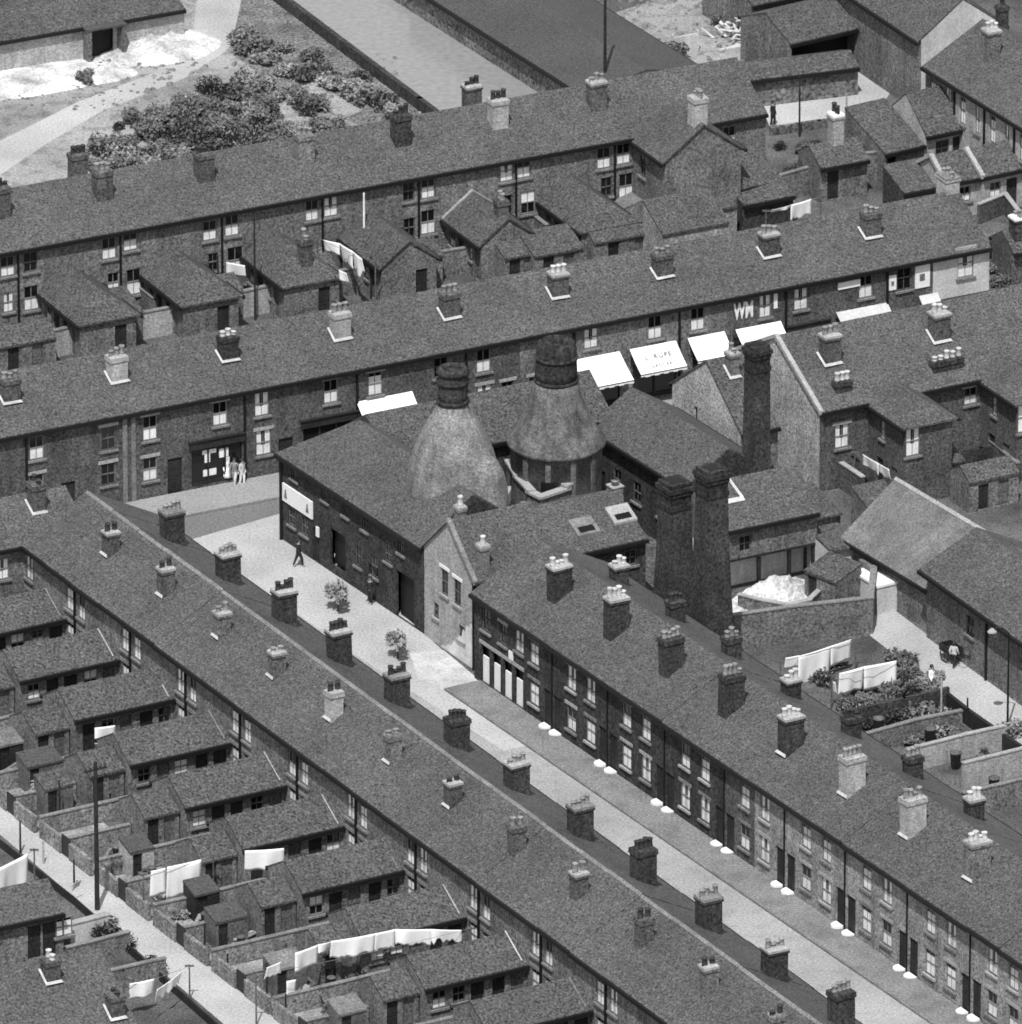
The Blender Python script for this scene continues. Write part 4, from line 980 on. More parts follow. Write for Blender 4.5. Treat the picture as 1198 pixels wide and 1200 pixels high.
# ---- houses right of the shop street, backs towards us
rb = [961, 1001, 1066, 1129, 1193, 1257, 1321]
FR = feats(rR, [(987, 511, .95, 1.5, 'win', 'sides'), (1001, 483, .5, .8, 'win', 'plain'), (1122, 491, .95, 1.5, 'win', 'half'), (1138, 464, .9, 1.1, 'win', 'half'), (1131, 505, .8, 2.0, 'door', ''), (1215, 470, .9, 1.5, 'win', 'half')])
for i in range(len(rb) - 1):
    s0, s1 = rR.S(rb[i]), rR.S(rb[i+1])
    t = house(rR, s0, s1, 'terraced_house', ['hip-roofed end house with a pale end wall behind the slim square stack', 'house between the two chimneys of the terrace right of the pottery', 'house with the row of white chimney pots on its lower roof', 'house at the right edge with a white window above its yard', 'house beyond the right edge of the terrace by the corrugated shed', 'far house of the terrace by the corrugated shed'][i], 'house', 'terraced houses right of the pottery')
    w_ = s1 - s0
    block(t, w_, 10.4, 5.2, 2.8, front=pick(FR, s0, s1), wall=M['brick'], leftwall=M['brick_light'] if i == 0 else None, roof=M['slate'], hipL=(i == 0)) if i else \
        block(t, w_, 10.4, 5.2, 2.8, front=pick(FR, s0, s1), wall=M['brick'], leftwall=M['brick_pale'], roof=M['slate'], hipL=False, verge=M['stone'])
    if i in (1, 3, 5):
        chimney(t, 0, 2.9, 5.2 + 2.8*2.9/5.2 + .13, 2.8/5.2, 1.05, .85, 1.7, 3, 'brick', 'pot' if i == 1 else 'pot_pale', 'flash', 'stone', along='x')
        chimney(t, -.3 if i == 1 else -.6, .95, 5.2 + .5, 2.8/5.2, 1.0 if i == 1 else 2.0, .55, .75, 3 if i == 1 else 5, 'brick_dark', 'pot_pale', None, None, along='x', poth=.55)
    if i in (1, 3):
        x0 = rR.S(1019 if i == 1 else 1150) - s0
        block(t, 4.2, 3.2, 5.1, 1.0, (x0, -.02, 0), -math.pi/2, front=[W(1.6, 3.3, .5, 1.3, 'sides', lin=0), D(1.3, .03, .8, 2.0), D(3.0, .03, .8, 2.0, m=M['wood_grey'])], right=[W(.55, 3.1, .95, 1.9, 'sides', lin=0)], wall=M['brick'], roof=M['slate'], names=('wing_wall', 'wing_roof'), hipR=True)
wall_run([(962, 556), (1010, 588)], 1.6, 'yard wall with pale coping running from the pale end wall to the corrugated shed', 'brick', .25, 'stone')
wall_run([(962, 556), (1004, 546)], 1.2, 'low wall with pale coping under the curtained ground floor window', 'brick', .25, 'stone')
wall_run([(1062, 534), (1128, 516)], 1.3, 'yard wall with a bright coping below the pale brick bay', 'brick', .25, 'stone')
wall_run([(1130, 516), (1192, 568)], 1.4, 'yard wall slanting down beside the far right yard', 'brick', .22, 'stone_dim')
wall_run([(1085, 558), (1150, 548), (1195, 538)], 1.3, 'dark yard wall behind the corrugated shed ridge', 'brick_dark', .22, None)

for (px, py, w_, d_, z_, lab, mono) in [(1095, 548, 4.2, 2.0, 1.9, 'low lean-to below the bright-coped yard wall right of the pottery', True), (1165, 560, 3.4, 2.2, 1.9, 'small slate shed in the far yard above the dark-roofed warehouse', False), (1035, 592, 2.2, 1.8, 1.8, 'small lean-to shed behind the top end of the corrugated roof', True)]:
    q = P(px, py, z_); t = thing('yard_shed', lab, 'shed', (q.x, q.y, 0), rR.rot, 'sheds in the yards right of the pottery')
    block(t, w_, d_, z_, .6, (-w_/2, 0, 0), front=[D(w_*.3, .03, .7, 1.6), D(w_*.7, .03, .7, 1.6, m=M['wood_grey'])], wall=M['brick_mid'], roof=M['slate2'], mono=mono, gutter=False, over=.1)
rz = random.Random(31)
for k in range(5):
    q = P(rz.uniform(1080, 1190), rz.uniform(535, 575), 0); b = MB()
    for j in range(5): b.obox((rz.uniform(-.2, .2), rz.uniform(-.2, .2)), (1, 0), (0, 1), .1*j, .1*j + .09, rz.uniform(.4, .9), .1)
    o = b.build('plank_pile', M['stone_dim'], None, (q.x, q.y, 0), rz.uniform(0, 3)); tag(o, 'loose pile of old boards in the yards above the dark-roofed warehouse', 'plank pile', 'board piles above the warehouse')
# ---- top right: terrace and its wings
vb = [1085, 1120, 1155, 1190, 1226, 1262]
for i in range(len(vb) - 1):
    s0, s1 = rV.S(vb[i]), rV.S(vb[i+1]); w_ = s1 - s0
    t = house(rV, s0, s1, 'terraced_house', 'dark-roofed house of the top right terrace, %s from the white gable' % ORD[i], 'house', 'houses of the top right terrace')
    block(t, w_, 8.2, 5.4, 2.2, front=[W(.9, 3.0, .7, 1.8, 'net', lin=0), W(w_ - .9, 3.0, .6, 1.8, 'sides', lin=0)], wall=M['brick_light'] if i else M['brick_mid'], roof=M['slate'])
    if i in (1, 3): chimney(t, .2, 2.4, 5.4 + 2.2*2.4/4.1 + .13, 2.2/4.1, .9, .9, 2.0, 3, 'brick_mid', 'pot_pale', None, 'stone')
    if i == 0: chimney(t, .2, 5.4, 6.8, 0, .6, .6, 1.9, 1, 'brick_dark', 'pot_dark', None, None)
    b = MB(); b.box(w_ - .06, w_ + .06, -.12, -.01, 0, 5.1); b.build('downpipe', M['iron'], t)
rdir = rV.rot + math.pi/2
def wingpx(px0, py0, px1, py1, z, dep, rise, label, name='back_wing', mono=False, front=(), wall='brick_light', verge=None, roof='slate2', group=None):
    r = Row((px0, py0), (px1, py1), z); t = house(r, 0, 0, name, label, 'outbuilding', group)
    block(t, r.S(px1), dep, z, rise, front=front, wall=M[wall], roof=M[roof], mono=mono, over=.2, verge=verge); return t, r
wingpx(1084, 158, 1140, 146, 2.7, 4.6, 1.9, 'back wing with a black doorway under the top right terrace', front=[W(1.3, 1.0, 1.0, 1.1, 'dark', lin=0), D(2.45, .03, .8, 2.1)])
wingpx(1036, 180, 1083, 169, 2.0, 4.4, 1.5, 'lower brick shed left of the black doorway wing', front=[DK(.6, .05, .7, 1.7)], wall='brick_mid', mono=True)
wingpx(1108, 214, 1150, 206, 2.5, 3.6, 1.1, 'back wing with pale verges at the right edge', front=[W(1.4, 1.0, .8, 1.0, 'half', lin=0)], verge=M['stone'])
wingpx(1151, 206, 1225, 190, 2.6, 3.6, 1.1, 'longer back wing meeting the top right terrace at the right edge', front=[W(1, 1.0, .8, 1.0, 'half', lin=0), D(2.2, .03, .8, 2)], verge=M['stone'])
wingpx(1058, 226, 1106, 217, 1.8, 2.6, .8, 'low dark shed above the right end of the shop row roof', name='yard_shed', mono=True, wall='brick_dark')
wingpx(860, 222, 912, 208, 2.6, 3.8, 1.4, 'small hipped outbuilding right of the cross wing gable', wall='brick_mid', front=[W(1, 1, .8, 1, 'half', lin=0)])
wingpx(870, 240, 930, 228, 2.0, 2.6, .9, 'low shed beside the white shirt on the line', name='yard_shed', wall='brick_dark', mono=True)
for (px, py, w_, d_, z_, rs_, lab) in [(815, 268, 4.6, 2.6, 2.7, 1.2, 'lean-to shed against the foot of the cross wing gable'), (842, 246, 2.6, 2.2, 2.1, .6, 'small lean-to right of the cross wing gable')]:
    q = P(px, py, z_); t = thing('gable_shed', lab, 'shed', (q.x, q.y, 0), rT.rot); block(t, w_, d_, z_, rs_, (-w_/2, 0, 0), front=[D(w_*.35, .03, .75, 1.9)], wall=M['brick_ochre'], roof=M['slate2'], mono=True, over=.12, gutter=False)
q = P(988, 232, 0); t = thing('outhouse', 'brick outhouse with a tall white-collared chimney above the shop row roof', 'outhouse', (q.x, q.y, 0), rT.rot)
block(t, 3.4, 2.8, 2.4, .8, (-1.7, 0, 0), wall=M['brick_mid'], roof=M['slate2'], front=[D(1, .03, .8, 1.9)])
chimney(t, .2, 1.4, 3.2, 0, .75, .75, 1.9, 2, 'brick_light', 'pot_dark', None, 'white')
q = P(1206, 330, 0); t = thing('outhouse', 'small brick outhouse with a white-capped chimney at the right edge', 'outhouse', (q.x, q.y, 0), rT.rot)
block(t, 3.0, 2.6, 2.2, .8, (-1.2, 0, 0), wall=M['brick'], roof=M['slate2'])
chimney(t, -.4, .8, 2.6, 0, .8, .8, 1.6, 2, 'brick_dark', 'pot', None, 'white')
wall_run([(1148, 262), (1178, 250), (1210, 292)], 1.3, 'yard wall with pale coping right of the shop row end', 'brick', .22, 'stone')
# white-gabled building, open shed, stone shed
rW = Row((985, -17), (1080, 47), 5.0); wW = rW.S(1080)
t = house(rW, 0, 0, 'white_gabled_building', 'large slate-roofed building with a white end gable at the top edge', 'building', None)
t.location = tuple(rW.at(wW, 0)); t.rotation_euler = (0, 0, rW.rot - math.pi/2 + math.pi)
block(t, 5.8, wW, 5.0, 0.01, wall=M['render'], roof=M['slate_dark'], gutter=False) if False else None
t.location = tuple(rW.at(0, 0)); t.rotation_euler = (0, 0, rW.rot)
block(t, wW, 5.9, 5.0, 2.2, wall=M['brick_mid'], roof=M['slate'])
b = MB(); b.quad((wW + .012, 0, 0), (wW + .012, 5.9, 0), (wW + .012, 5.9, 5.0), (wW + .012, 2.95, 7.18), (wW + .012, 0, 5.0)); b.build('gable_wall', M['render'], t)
def bshed(px0, py0, px1, py1, z, dep, rise, label, name, front=(), wall='brick_mid', roof='slate2', over=.2, left=(), ridge=None, cat='shed'):
    r = Row((px0, py0), (px1, py1), z); t = house(r, 0, 0, name, label, cat, None)
    w_ = r.S(px1); fr = front(w_) if callable(front) else front
    block(t, w_, dep, z, rise, front=fr, left=left, wall=M[wall], roof=M[roof], over=over, ridge=ridge); return t, r, w_
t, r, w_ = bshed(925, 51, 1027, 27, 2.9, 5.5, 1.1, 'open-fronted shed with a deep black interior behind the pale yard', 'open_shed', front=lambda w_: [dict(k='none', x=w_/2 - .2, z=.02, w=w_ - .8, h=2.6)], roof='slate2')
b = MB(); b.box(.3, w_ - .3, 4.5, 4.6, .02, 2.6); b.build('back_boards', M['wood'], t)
b = MB(); b.box(.35, w_ - .35, 1.2, 1.3, .02, 2.55); b.build('interior_shade_sheet', M['iron'], t)  # black sheet across the shed, painting the shade of its interior
t, r, w_ = bshed(842, 98, 1006, 78, 1.9, 2.8, .5, 'long low shed with a rough stone front along the pale upper yard', 'stone_shed', wall='stonewall', roof='slate2')
t, r, w_ = bshed(880, 6, 985, -16, 2.6, 6, 1.2, 'plain roofed shed cut by the top edge beside the scrap', 'store_shed')
# canalside shed and clay works
rK = Row((480, -20), (690, 113), 1.9)
t = house(rK, 0, 0, 'canalside_shed', 'broad dark-roofed low shed standing along the canal', 'shed', None)
block(t, rK.S(690), 8.4, 1.9, .9, wall=M['stonewall'], roof=M['slate_dark'], over=.25)
wall_run([(268, -42), (300, -17), (492, 128), (530, 157)], .8, 'dark low wall along the near bank of the canal', 'brick_dark', .35, None)
wall_run([(450, -10), (640, 103)], .5, 'rough stone edge along the far bank of the canal', 'stonewall', .6, None)
t, r, w_ = bshed(-70, 60, 216, 10, 2.3, 11, 1.8, 'long slate-roofed clay works with a dark doorway on white ground', 'clay_works', front=lambda w_: [dict(k='dark', x=11.2, z=.02, w=1.7, h=2.0)], wall='brick_light', roof='slate2', ridge=M['flash'], cat='works')
b = MB(); b.box(9.8, 12.6, -.9, -.02, 2.22, 2.34); b.build('porch_roof', M['slate_dark'], t)
b = MB(); b.box(9.9, 10.15, -.85, -.02, 0, 2.2); b.box(12.3, 12.55, -.85, -.02, 0, 2.2); b.pieces('porch_post', M['brick_mid'], t)

# ================================================================== LOWER LEFT CORNER
t, r = wingpx(-60, 1096, 74, 1068, 2.5, 3.8, 1.1, 'back wing with a white sheet hanging on its wall, left of the alley', front=[D(5.1, .03, .8, 2.0), D(6.0, .03, .8, 2.0), W(6.9, 1.0, 1.0, 1.1, 'net', lin=0)], wall='brick_mid', roof='slate')
r2 = Row((-60, 1262), (165, 1212), 2.6); t = house(r2, 0, 0, 'back_range', 'broad-roofed back range with small chimneys in the bottom left corner', 'outbuilding', None)
w2 = r2.S(165); block(t, w2, 9.6, 2.6, 3.0, wall=M['brick_mid'], roof=M['slate'])
for (px, py, pm) in ((60, 1172, 'pot_pale'), (135, 1182, 'pot_dark')):
    lx, ly = r2.loc(P(px, py, 3.8)); chimney(t, lx, ly, 2.6 + ly*3/4.8 + .13, 3/4.8, .8, .8, 1.3, 2, 'brick', pm, 'flash')
wall_run([(84, 1106), (122, 1096)], 1.2, 'short pale wall at the foot of the tall pole by the alley', 'render', .4, 'stone')
wall_run([(80, 1134), (120, 1124), (150, 1116)], 1.2, 'brick yard wall left of the alley below the tall pole', 'brick_mid')
wall_run([(100, 1168), (178, 1150), (192, 1147)], 1.2, 'brick yard wall left of the alley above the bottom left range', 'brick_mid')
wall_run([(-4, 990), (86, 1060), (136, 1104), (258, 1212)], .5, 'dark fence line along the left side of the alley', 'wood', .08, None, None, 'plank_fence', 0, 'fence')
# right yards behind the right-hand terrace
for n_, (pts, m_, c_) in enumerate([([(990, 858), (1060, 842), (1110, 830)], 'brick_dark', None), ([(1015, 885), (1075, 868), (1125, 858)], 'brick_mid', 'stone_dim'), ([(1065, 905), (1130, 888), (1175, 878)], 'brick_light', 'stone'), ([(1130, 925), (1198, 908), (1260, 893)], 'brick_light', 'stone'), ([(1130, 958), (1198, 942), (1270, 925)], 'brick_mid', 'stone_dim'), ([(1110, 830), (1135, 850), (1175, 878), (1215, 905)], 'wood', None)]):
    wall_run(pts, [1.3, 1.3, 1.4, 1.6, 1.5, 1.0][n_], ['dark garden wall nearest the two bright lines of washing', 'garden wall next beyond the dark one behind the right-hand terrace', 'pale garden wall ending by the lane lamp post', 'pale thick garden wall right of the small roof chimney', 'last garden wall at the right edge behind the terrace', 'dark plank fence along the near side of the back lane'][n_], m_, .22, c_, None, 'plank_fence' if n_ == 5 else 'garden_wall', 0, 'fence' if n_ == 5 else 'wall')
# roof chimney stumps in the yards
# ================================================================== WASHING
rw = random.Random(4)
GW = 'washing hung out in the yards'
def sheet_cloth(px0, py0, px1, py1, hpx, label, z=2.0, m='cloth', rag=.0, sag=.05, cat='washing', name='bed_sheet'):
    A, B = P(px0, py0, z), P(px1, py1, z); d = Vector((B.x - A.x, B.y - A.y)); L_ = max(.2, d.length); H = hpx/18.2
    mb = MB(); nx, nz = max(5, int(L_/.16)), 8; ph = rw.random()*6
    low = [H*(1 - rag*rw.random()) for _ in range(nx + 1)]
    if rag == 0: low = [H*(1 + .04*math.sin(i*.8 + ph)) for i in range(nx + 1)]
    for j in range(nz + 1):
        f = j/nz
        for i in range(nx + 1):
            u = i/nx; dz = -sag*L_*.25*4*u*(1 - u)
            off = .09*f*math.sin(u*L_*3.2 + ph) + .05*math.sin(u*L_*7 + ph*2)*f + .12*f
            mb.v.append((u*L_, off, dz - low[i]*f))
    for j in range(nz):
        for i in range(nx): a = j*(nx+1) + i; mb.f.append((a, a+nx+1, a+nx+2, a+1))
    o = mb.build(name, M[m], None, (A.x, A.y, z), math.atan2(d.y, d.x), True)
    sm = o.modifiers.new('thick', 'SOLIDIFY'); sm.thickness = .012
    tag(o, label, cat, GW); return o
def line(px0, py0, px1, py1, label, z=2.02):
    A, B = P(px0, py0, z), P(px1, py1, z); mb = MB(); n = 10; pr = None
    for i in range(n + 1):
        u = i/n; p = A.lerp(B, u) + Vector((0, 0, -.12*4*u*(1-u))) - A
        if pr is not None: mb.tube(pr, p, .012, .012, 5)
        pr = p
    t = thing('washing_line', label, 'washing line', (A.x, A.y, A.z), 0, 'washing lines')
    mb.build('rope', M['stone_dim'], t)
    for e in (A, B):
        b = MB(); b.tube((e.x - A.x, e.y - A.y, -A.z), (e.x - A.x, e.y - A.y, .08), .05, .04, 8); b.box(e.x - A.x - .25, e.x - A.x + .25, e.y - A.y - .03, e.y - A.y + .03, -.05, .05); b.build('line_post', M['wood_grey'], t)
line(915, 775, 1003, 748, 'washing line carrying the upper bright washing behind the pottery yard')
sheet_cloth(921, 771, 937, 768, 13, 'short white cloth at the left end of the upper bright washing')
sheet_cloth(936, 769, 974, 757, 36, 'large white sheet in the middle of the upper bright washing')
sheet_cloth(974, 757, 998, 749, 24, 'white sheet at the right end of the upper bright washing')
line(975, 792, 1058, 773, 'washing line carrying the lower bright washing behind the pottery yard')
sheet_cloth(984, 789, 1013, 781, 28, 'left sheet of the lower bright washing behind the pottery yard', rag=.15)
sheet_cloth(1013, 781, 1051, 774, 28, 'right sheet of the lower bright washing behind the pottery yard')
sheet_cloth(974, 797, 979, 800, 14, 'small narrow white cloth between the two bright lines of washing', z=1.6)
line(168, 1024, 250, 1003, 'washing line across the yard right of the tall alley pole', 2.6)
sheet_cloth(177, 1021, 194, 1017, 30, 'small white sheet right of the tall alley pole', 2.6)
sheet_cloth(196, 1016, 236, 1007, 37, 'large white sheet right of the tall alley pole', 2.6)
sheet_cloth(287, 997, 333, 994, 23, 'white sheet hung level before a back wing above the alley', 3.0)
line(-20, 1026, 40, 996, 'washing line at the left edge beside the alley', 2.4)
sheet_cloth(-14, 1023, 33, 1000, 36, 'big white sheet at the left edge beside the alley', 2.4)
sheet_cloth(7, 1083, 25, 1078, 28, 'narrow white sheet on the wall of the wing at the left edge', 2.4)
line(300, 1143, 552, 1088, 'long washing line across the bottom yards', 3.0)
for n_, (a, b_, c_, d_, h, rg) in enumerate([(313, 1134, 330, 1127, 15, .2), (346, 1117, 373, 1107, 22, 0), (373, 1107, 388, 1104, 12, .3), (388, 1103, 440, 1094, 22, .1), (440, 1094, 463, 1089, 24, .2), (463, 1089, 505, 1089, 20, .25), (505, 1089, 541, 1090, 18, .5)]):
    sheet_cloth(a, b_, c_, d_, h, 'white cloth on the long bottom washing line, %s from its left end' % ORD[n_], 3.0, rag=rg)
sheet_cloth(336, 1150, 347, 1148, 19, 'small white cloth below the left part of the long bottom washing line', 1.9)
sheet_cloth(84, 1036, 96, 1031, 8, 'scrap of white cloth by the alley fence posts', 1.2, 'cloth_grey')
line(145, 1156, 222, 1132, 'washing line left of the alley near the bottom edge', 2.0)
sheet_cloth(152, 1153, 181, 1147, 18, 'white sheet left of the alley near the bottom edge', 2.0)
sheet_cloth(184, 1160, 214, 1138, 17, 'ragged white washing right of the sheet near the bottom alley', 2.0, rag=.45)
line(372, 278, 440, 306, 'washing line beside the pale flagpole in the upper yards', 3.4)
sheet_cloth(379, 281, 398, 285, 14, 'left white sheet by the pale flagpole in the upper yards', 3.4)
sheet_cloth(398, 285, 413, 294, 24, 'middle white sheet by the pale flagpole in the upper yards', 3.4, rag=.3)
sheet_cloth(413, 294, 424, 303, 26, 'right white washing by the pale flagpole in the upper yards', 3.4, rag=.4)
sheet_cloth(397, 316, 406, 320, 12, 'small white cloth hanging low left of the pale flagpole', 3.0)
sheet_cloth(265, 307, 287, 311, 15, 'bright square cloth on a door in the upper yards', 2.6)
line(898, 247, 962, 230, 'washing line above the right half of the shop row roof', 2.0)
sheet_cloth(905, 246, 928, 240, 4, 'thin white strip of cloth left of the white shirt', 2.0)
sheet_cloth(927, 240, 951, 233, 22, 'white shirt-like washing above the right half of the shop row roof', 2.0, rag=.25)
line(1002, 530, 1048, 562, 'washing line in the yard above the corrugated shed', 2.2)
sheet_cloth(1011, 532, 1030, 543, 14, 'white sheet in the yard above the corrugated shed', 2.2)
sheet_cloth(1030, 543, 1042, 550, 16, 'smaller white cloth right of the sheet above the corrugated shed', 2.2, rag=.4)
sheet_cloth(111, 853, 135, 850, 20, 'white cloth hung under a wing roof left of the tall pole', 2.3)
sheet_cloth(57, 834, 74, 838, 8, 'small pale cloth lying by the yard door upper left', 1.2, 'cloth_grey')

# ================================================================== POLES AND LAMPS
def pole(px, py, ptop, label, r=.13, m='wood', arms=0, name='telegraph_pole', cat='pole', lean=0.0, group=None):
    base = P(px, py, 0); lo, hi = .5, 30
    for _ in range(40):
        k = (lo + hi)/2; q = base + Vector((0, 0, k)) - CAM; y = 600 - FPX*q.dot(UP)/q.dot(FW)
        if y > ptop: lo = k
        else: hi = k
    t = thing(name, label, cat, (base.x, base.y, 0), rA.rot, group)
    b = MB(); b.tube((0, 0, -.2), (lean, 0, lo), r, r*.7, 10); b.build('shaft', M[m], t)
    for a in range(arms):
        b = MB(); b.box(-.06, .06, -.7, .7, lo - .5 - a*.5, lo - .4 - a*.5)
        for y in (-.6, -.3, .3, .6): b.box(-.03, .03, y - .03, y + .03, lo - .4 - a*.5, lo - .28 - a*.5)
        b.build('cross_arm', M['wood'], t)
    return t, lo
pole(114, 1066, 893, 'tall dark telegraph pole standing on the alley', .15, arms=1)
pole(709, 128, -40, 'tall dark telegraph pole behind the upper terrace', .12)
pole(427, 326, 226, 'pale slender flagpole in the upper yards', .08, 'white', name='flagpole')
for n_, (x, y, yt, lab) in enumerate([(256, 362, 300, 'dark line post left of the bright door cloth'), (299, 375, 255, 'taller dark line post right of the bright door cloth'), (270, 366, 335, 'short dark post between two line posts in the upper yards'), (373, 335, 295, 'dark post left of the white washing by the flagpole'), (435, 350, 300, 'dark post right of the pale flagpole'), (937, 160, 88, 'thin dark pole on the pale upper yard'), (992, 150, 110, 'thin grey pole right of the thin dark pole'),
    (24, 1000, 962, 'stout post at the upper end of the alley'), (51, 1012, 985, 'thin white post leaning in the alley'), (87, 1040, 1008, 'thin fence post beside the alley at the tall pole'), (131, 1040, 1016, 'dark gatepost right of the tall pole'), (240, 1120, 1082, 'dark yard post right of the alley'), (267, 1142, 1118, 'short dark yard post lower right of the alley'), (313, 1180, 1128, 'dark post under the left end of the long washing line'), (335, 1200, 1165, 'dark post at the bottom edge under the long washing'), (70, 960, 915, 'thin yard post upper left of the tall pole'), (1103, 850, 795, 'white-topped post on the near side of the lane'), (1134, 838, 818, 'short dark post on the near side of the lane')]):
    pole(x, y, yt, lab, .07, 'wood' if 'white' not in lab and 'grey' not in lab else 'stone', name='yard_post', cat='post', group='posts in the yards')
# lane lamp
t, H = pole(1181, 852, 742, 'slim street lamp with a curved arm on the back lane', .07, 'iron', name='street_lamp', cat='street lamp')
b = MB(); pr = None
t.rotation_euler = (0, 0, 0)
for i in range(7):
    a = i/6; p = (-.9*a, 0, H + .35*math.sin(a*math.pi*.8))
    if pr: b.tube(pr, p, .035, .035, 6)
    pr = p
b.build('lamp_arm', M['iron'], t)
b = MB(); b.lathe([(.05, .25), (.12, .2), (.28, .05), (.28, 0), (.05, -.02)], 12, (-.95, 0)); lo_ = b.build('lamp_shade', M['stone'], t, (0, 0, H + .05), smooth=True)

# ================================================================== PEOPLE
def body_mesh(pose):
    """one continuous skinned figure, standing height 1.7"""
    st = {'stand': (.10, .0), 'walk': (.34, .0), 'sit': (.1, 0)}[pose][0]
    V = []; E = []; Rr = []
    def v(x, y, z, r): V.append((x, y, z)); Rr.append(r); return len(V) - 1
    pe = v(0, 0, .93, .15); wa = v(0, .0, 1.08, .13); ch = v(0, 0, 1.28, .165); nb = v(0, 0, 1.44, .075); ne = v(0, -.015, 1.5, .055); h0 = v(0, -.025, 1.58, .095); h1 = v(0, -.02, 1.67, .09)
    for a, b in ((pe, wa), (wa, ch), (ch, nb), (nb, ne), (ne, h0), (h0, h1)): E.append((a, b))
    for sgn in (-1, 1):
        f = st*sgn
        hp = v(.1*sgn, 0, .86, .105); kn = v(.11*sgn, -f*.45 - .02, .48, .07); an = v(.11*sgn, -f*.75 + .03, .09, .045); to = v(.12*sgn, -f*.75 - .13, .04, .045)
        E += [(pe, hp), (hp, kn), (kn, an), (an, to)]
        sh = v(.19*sgn, 0, 1.4, .065); el = v(.25*sgn, f*.25 + .03, 1.13, .05); wr = v(.24*sgn, f*.4 - .08, .9, .035); ha = v(.235*sgn, f*.4 - .1, .82, .042); fi = v(.23*sgn, f*.4 - .11, .75, .022)
        E += [(nb, sh), (sh, el), (el, wr), (wr, ha), (ha, fi)]
    me = bpy.data.meshes.new('person'); me.from_pydata(V, E, [])
    o = bpy.data.objects.new('tmp', me); COL.objects.link(o)
    sk = o.modifiers.new('s', 'SKIN'); 
    if not me.skin_vertices: me.attributes.new('skin', 'FLOAT', 'POINT') if False else None
    bpy.context.view_layer.objects.active = o
    if len(me.skin_vertices) == 0: bpy.ops.mesh.customdata_skin_add()
    for i, r in enumerate(Rr): me.skin_vertices[0].data[i].radius = (r, r); me.skin_vertices[0].data[i].use_root = (i == 0)
    o.modifiers.new('u', 'SUBSURF').levels = 1
    dg = bpy.context.evaluated_depsgraph_get(); ev = o.evaluated_get(dg); out = bpy.data.meshes.new_from_object(ev)
    bpy.data.objects.remove(o)
    for p in out.polygons: p.use_smooth = True
    return out
BODY = {k: body_mesh(k) for k in ('stand', 'walk')}
def skirted(me, z0, z1, m, grow=.018, flare=0.0):
    """clothing: the body's own faces between two heights, pushed outward"""
    b = MB(); keep = {}
    for p in me.polygons:
        if all(z0 <= me.vertices[i].co.z <= z1 for i in p.vertices):
            ids = []
            for i in p.vertices:
                if i not in keep: c = me.vertices[i].co + me.vertices[i].normal*grow; keep[i] = len(b.v); b.v.append(tuple(c))
                ids.append(keep[i])
            b.f.append(tuple(ids))
    return b.mesh('clothes', m, True)
CL = {}
def person(px, py, pose, top, bottom, yaw, label, group=None, scale=1.0, skirt=False):
    q = P(px, py, 0)
    key = (pose, top, bottom)
    if pose + 'b' not in CL:
        BODY[pose].materials.clear(); BODY[pose].materials.append(M['skin']); CL[pose + 'b'] = 1
    o = put('person', BODY[pose], None, (q.x, q.y, 0), yaw); o.scale = (scale,)*3; tag(o, label, 'person', group)
    kt = (pose, 't', top); kb = (pose, 'b', bottom)
    if kt not in CL: CL[kt] = skirted(BODY[pose], .88, 1.47, M[top])
    if kb not in CL: CL[kb] = skirted(BODY[pose], .1, .98, M[bottom], .012)
    put('shirt', CL[kt], o)
    if skirt:
        b = MB(); b.lathe([(.14, 1.0), (.2, .85), (.27, .6), (.31, .42)], 16); put('skirt', b.mesh('skirt', M[bottom], True), o)
    else: put('trousers', CL[kb], o)
    if 'hair' not in CL:
        b = MB(); b.lathe([(.06, 1.53), (.105, 1.6), (.115, 1.67), (.09, 1.74), (.03, 1.77)], 14, (0, .025)); CL['hair'] = b.mesh('hair', M['hair'], True)
    put('hair', CL['hair'], o)
    if 'face' not in CL:
        b = MB()
        for sx in (-.035, .035): b.lathe([(.004, 1.625), (.014, 1.632), (.004, 1.642)], 8, (sx, -.118))
        b.prism([(-.012, -.115), (.012, -.115), (0, -.145)], 1.585, 1.62); b.box(-.03, .03, -.118, -.108, 1.552, 1.562); CL['face'] = b.mesh('face', M['hair'])
    put('face', CL['face'], o)
    return o
person(266, 566, 'stand', 'cloth', 'cloth', .5, 'left of three people at the postered shop, in a long white apron', 'people at the postered shop', skirt=True)
person(275, 569, 'walk', 'cloth_mid', 'cloth_grey', -.4, 'middle of three people at the postered shop, in grey clothes', 'people at the postered shop')
person(284, 568, 'stand', 'cloth_grey', 'cloth', .9, 'right of three people at the postered shop, in pale clothes', 'people at the postered shop', .95)
person(350, 664, 'walk', 'cloth_dark', 'cloth_dark', 1.2, 'person in dark clothes walking below the white pottery sign board')
person(398, 668, 'stand', 'cloth', 'cloth_mid', -.8, 'person in a white coat standing before the black pottery doorway')
person(434, 708, 'stand', 'cloth_dark', 'cloth_dark', -.5, 'dark figure waiting left of the tall works gate')
person(1018, 86, 'walk', 'cloth_dark', 'cloth_dark', .3, 'dark figure walking out of the open shed onto the pale yard')
person(229, 386, 'stand', 'cloth', 'cloth', .2, 'person in white standing in the upper yards by the pale rough wall', None, 1.0, True)
person(100, 400, 'walk', 'cloth', 'cloth_mid', .4, 'person in a white blouse in the leftmost upper yard', None, 1.0, True)
person(576, 318, 'stand', 'cloth', 'cloth_mid', .1, 'person in a white shirt at the door of the white-edged wing')
person(689, 300, 'stand', 'cloth', 'cloth', .1, 'person in white at the foot of the right-hand back wing', None, 1, True)
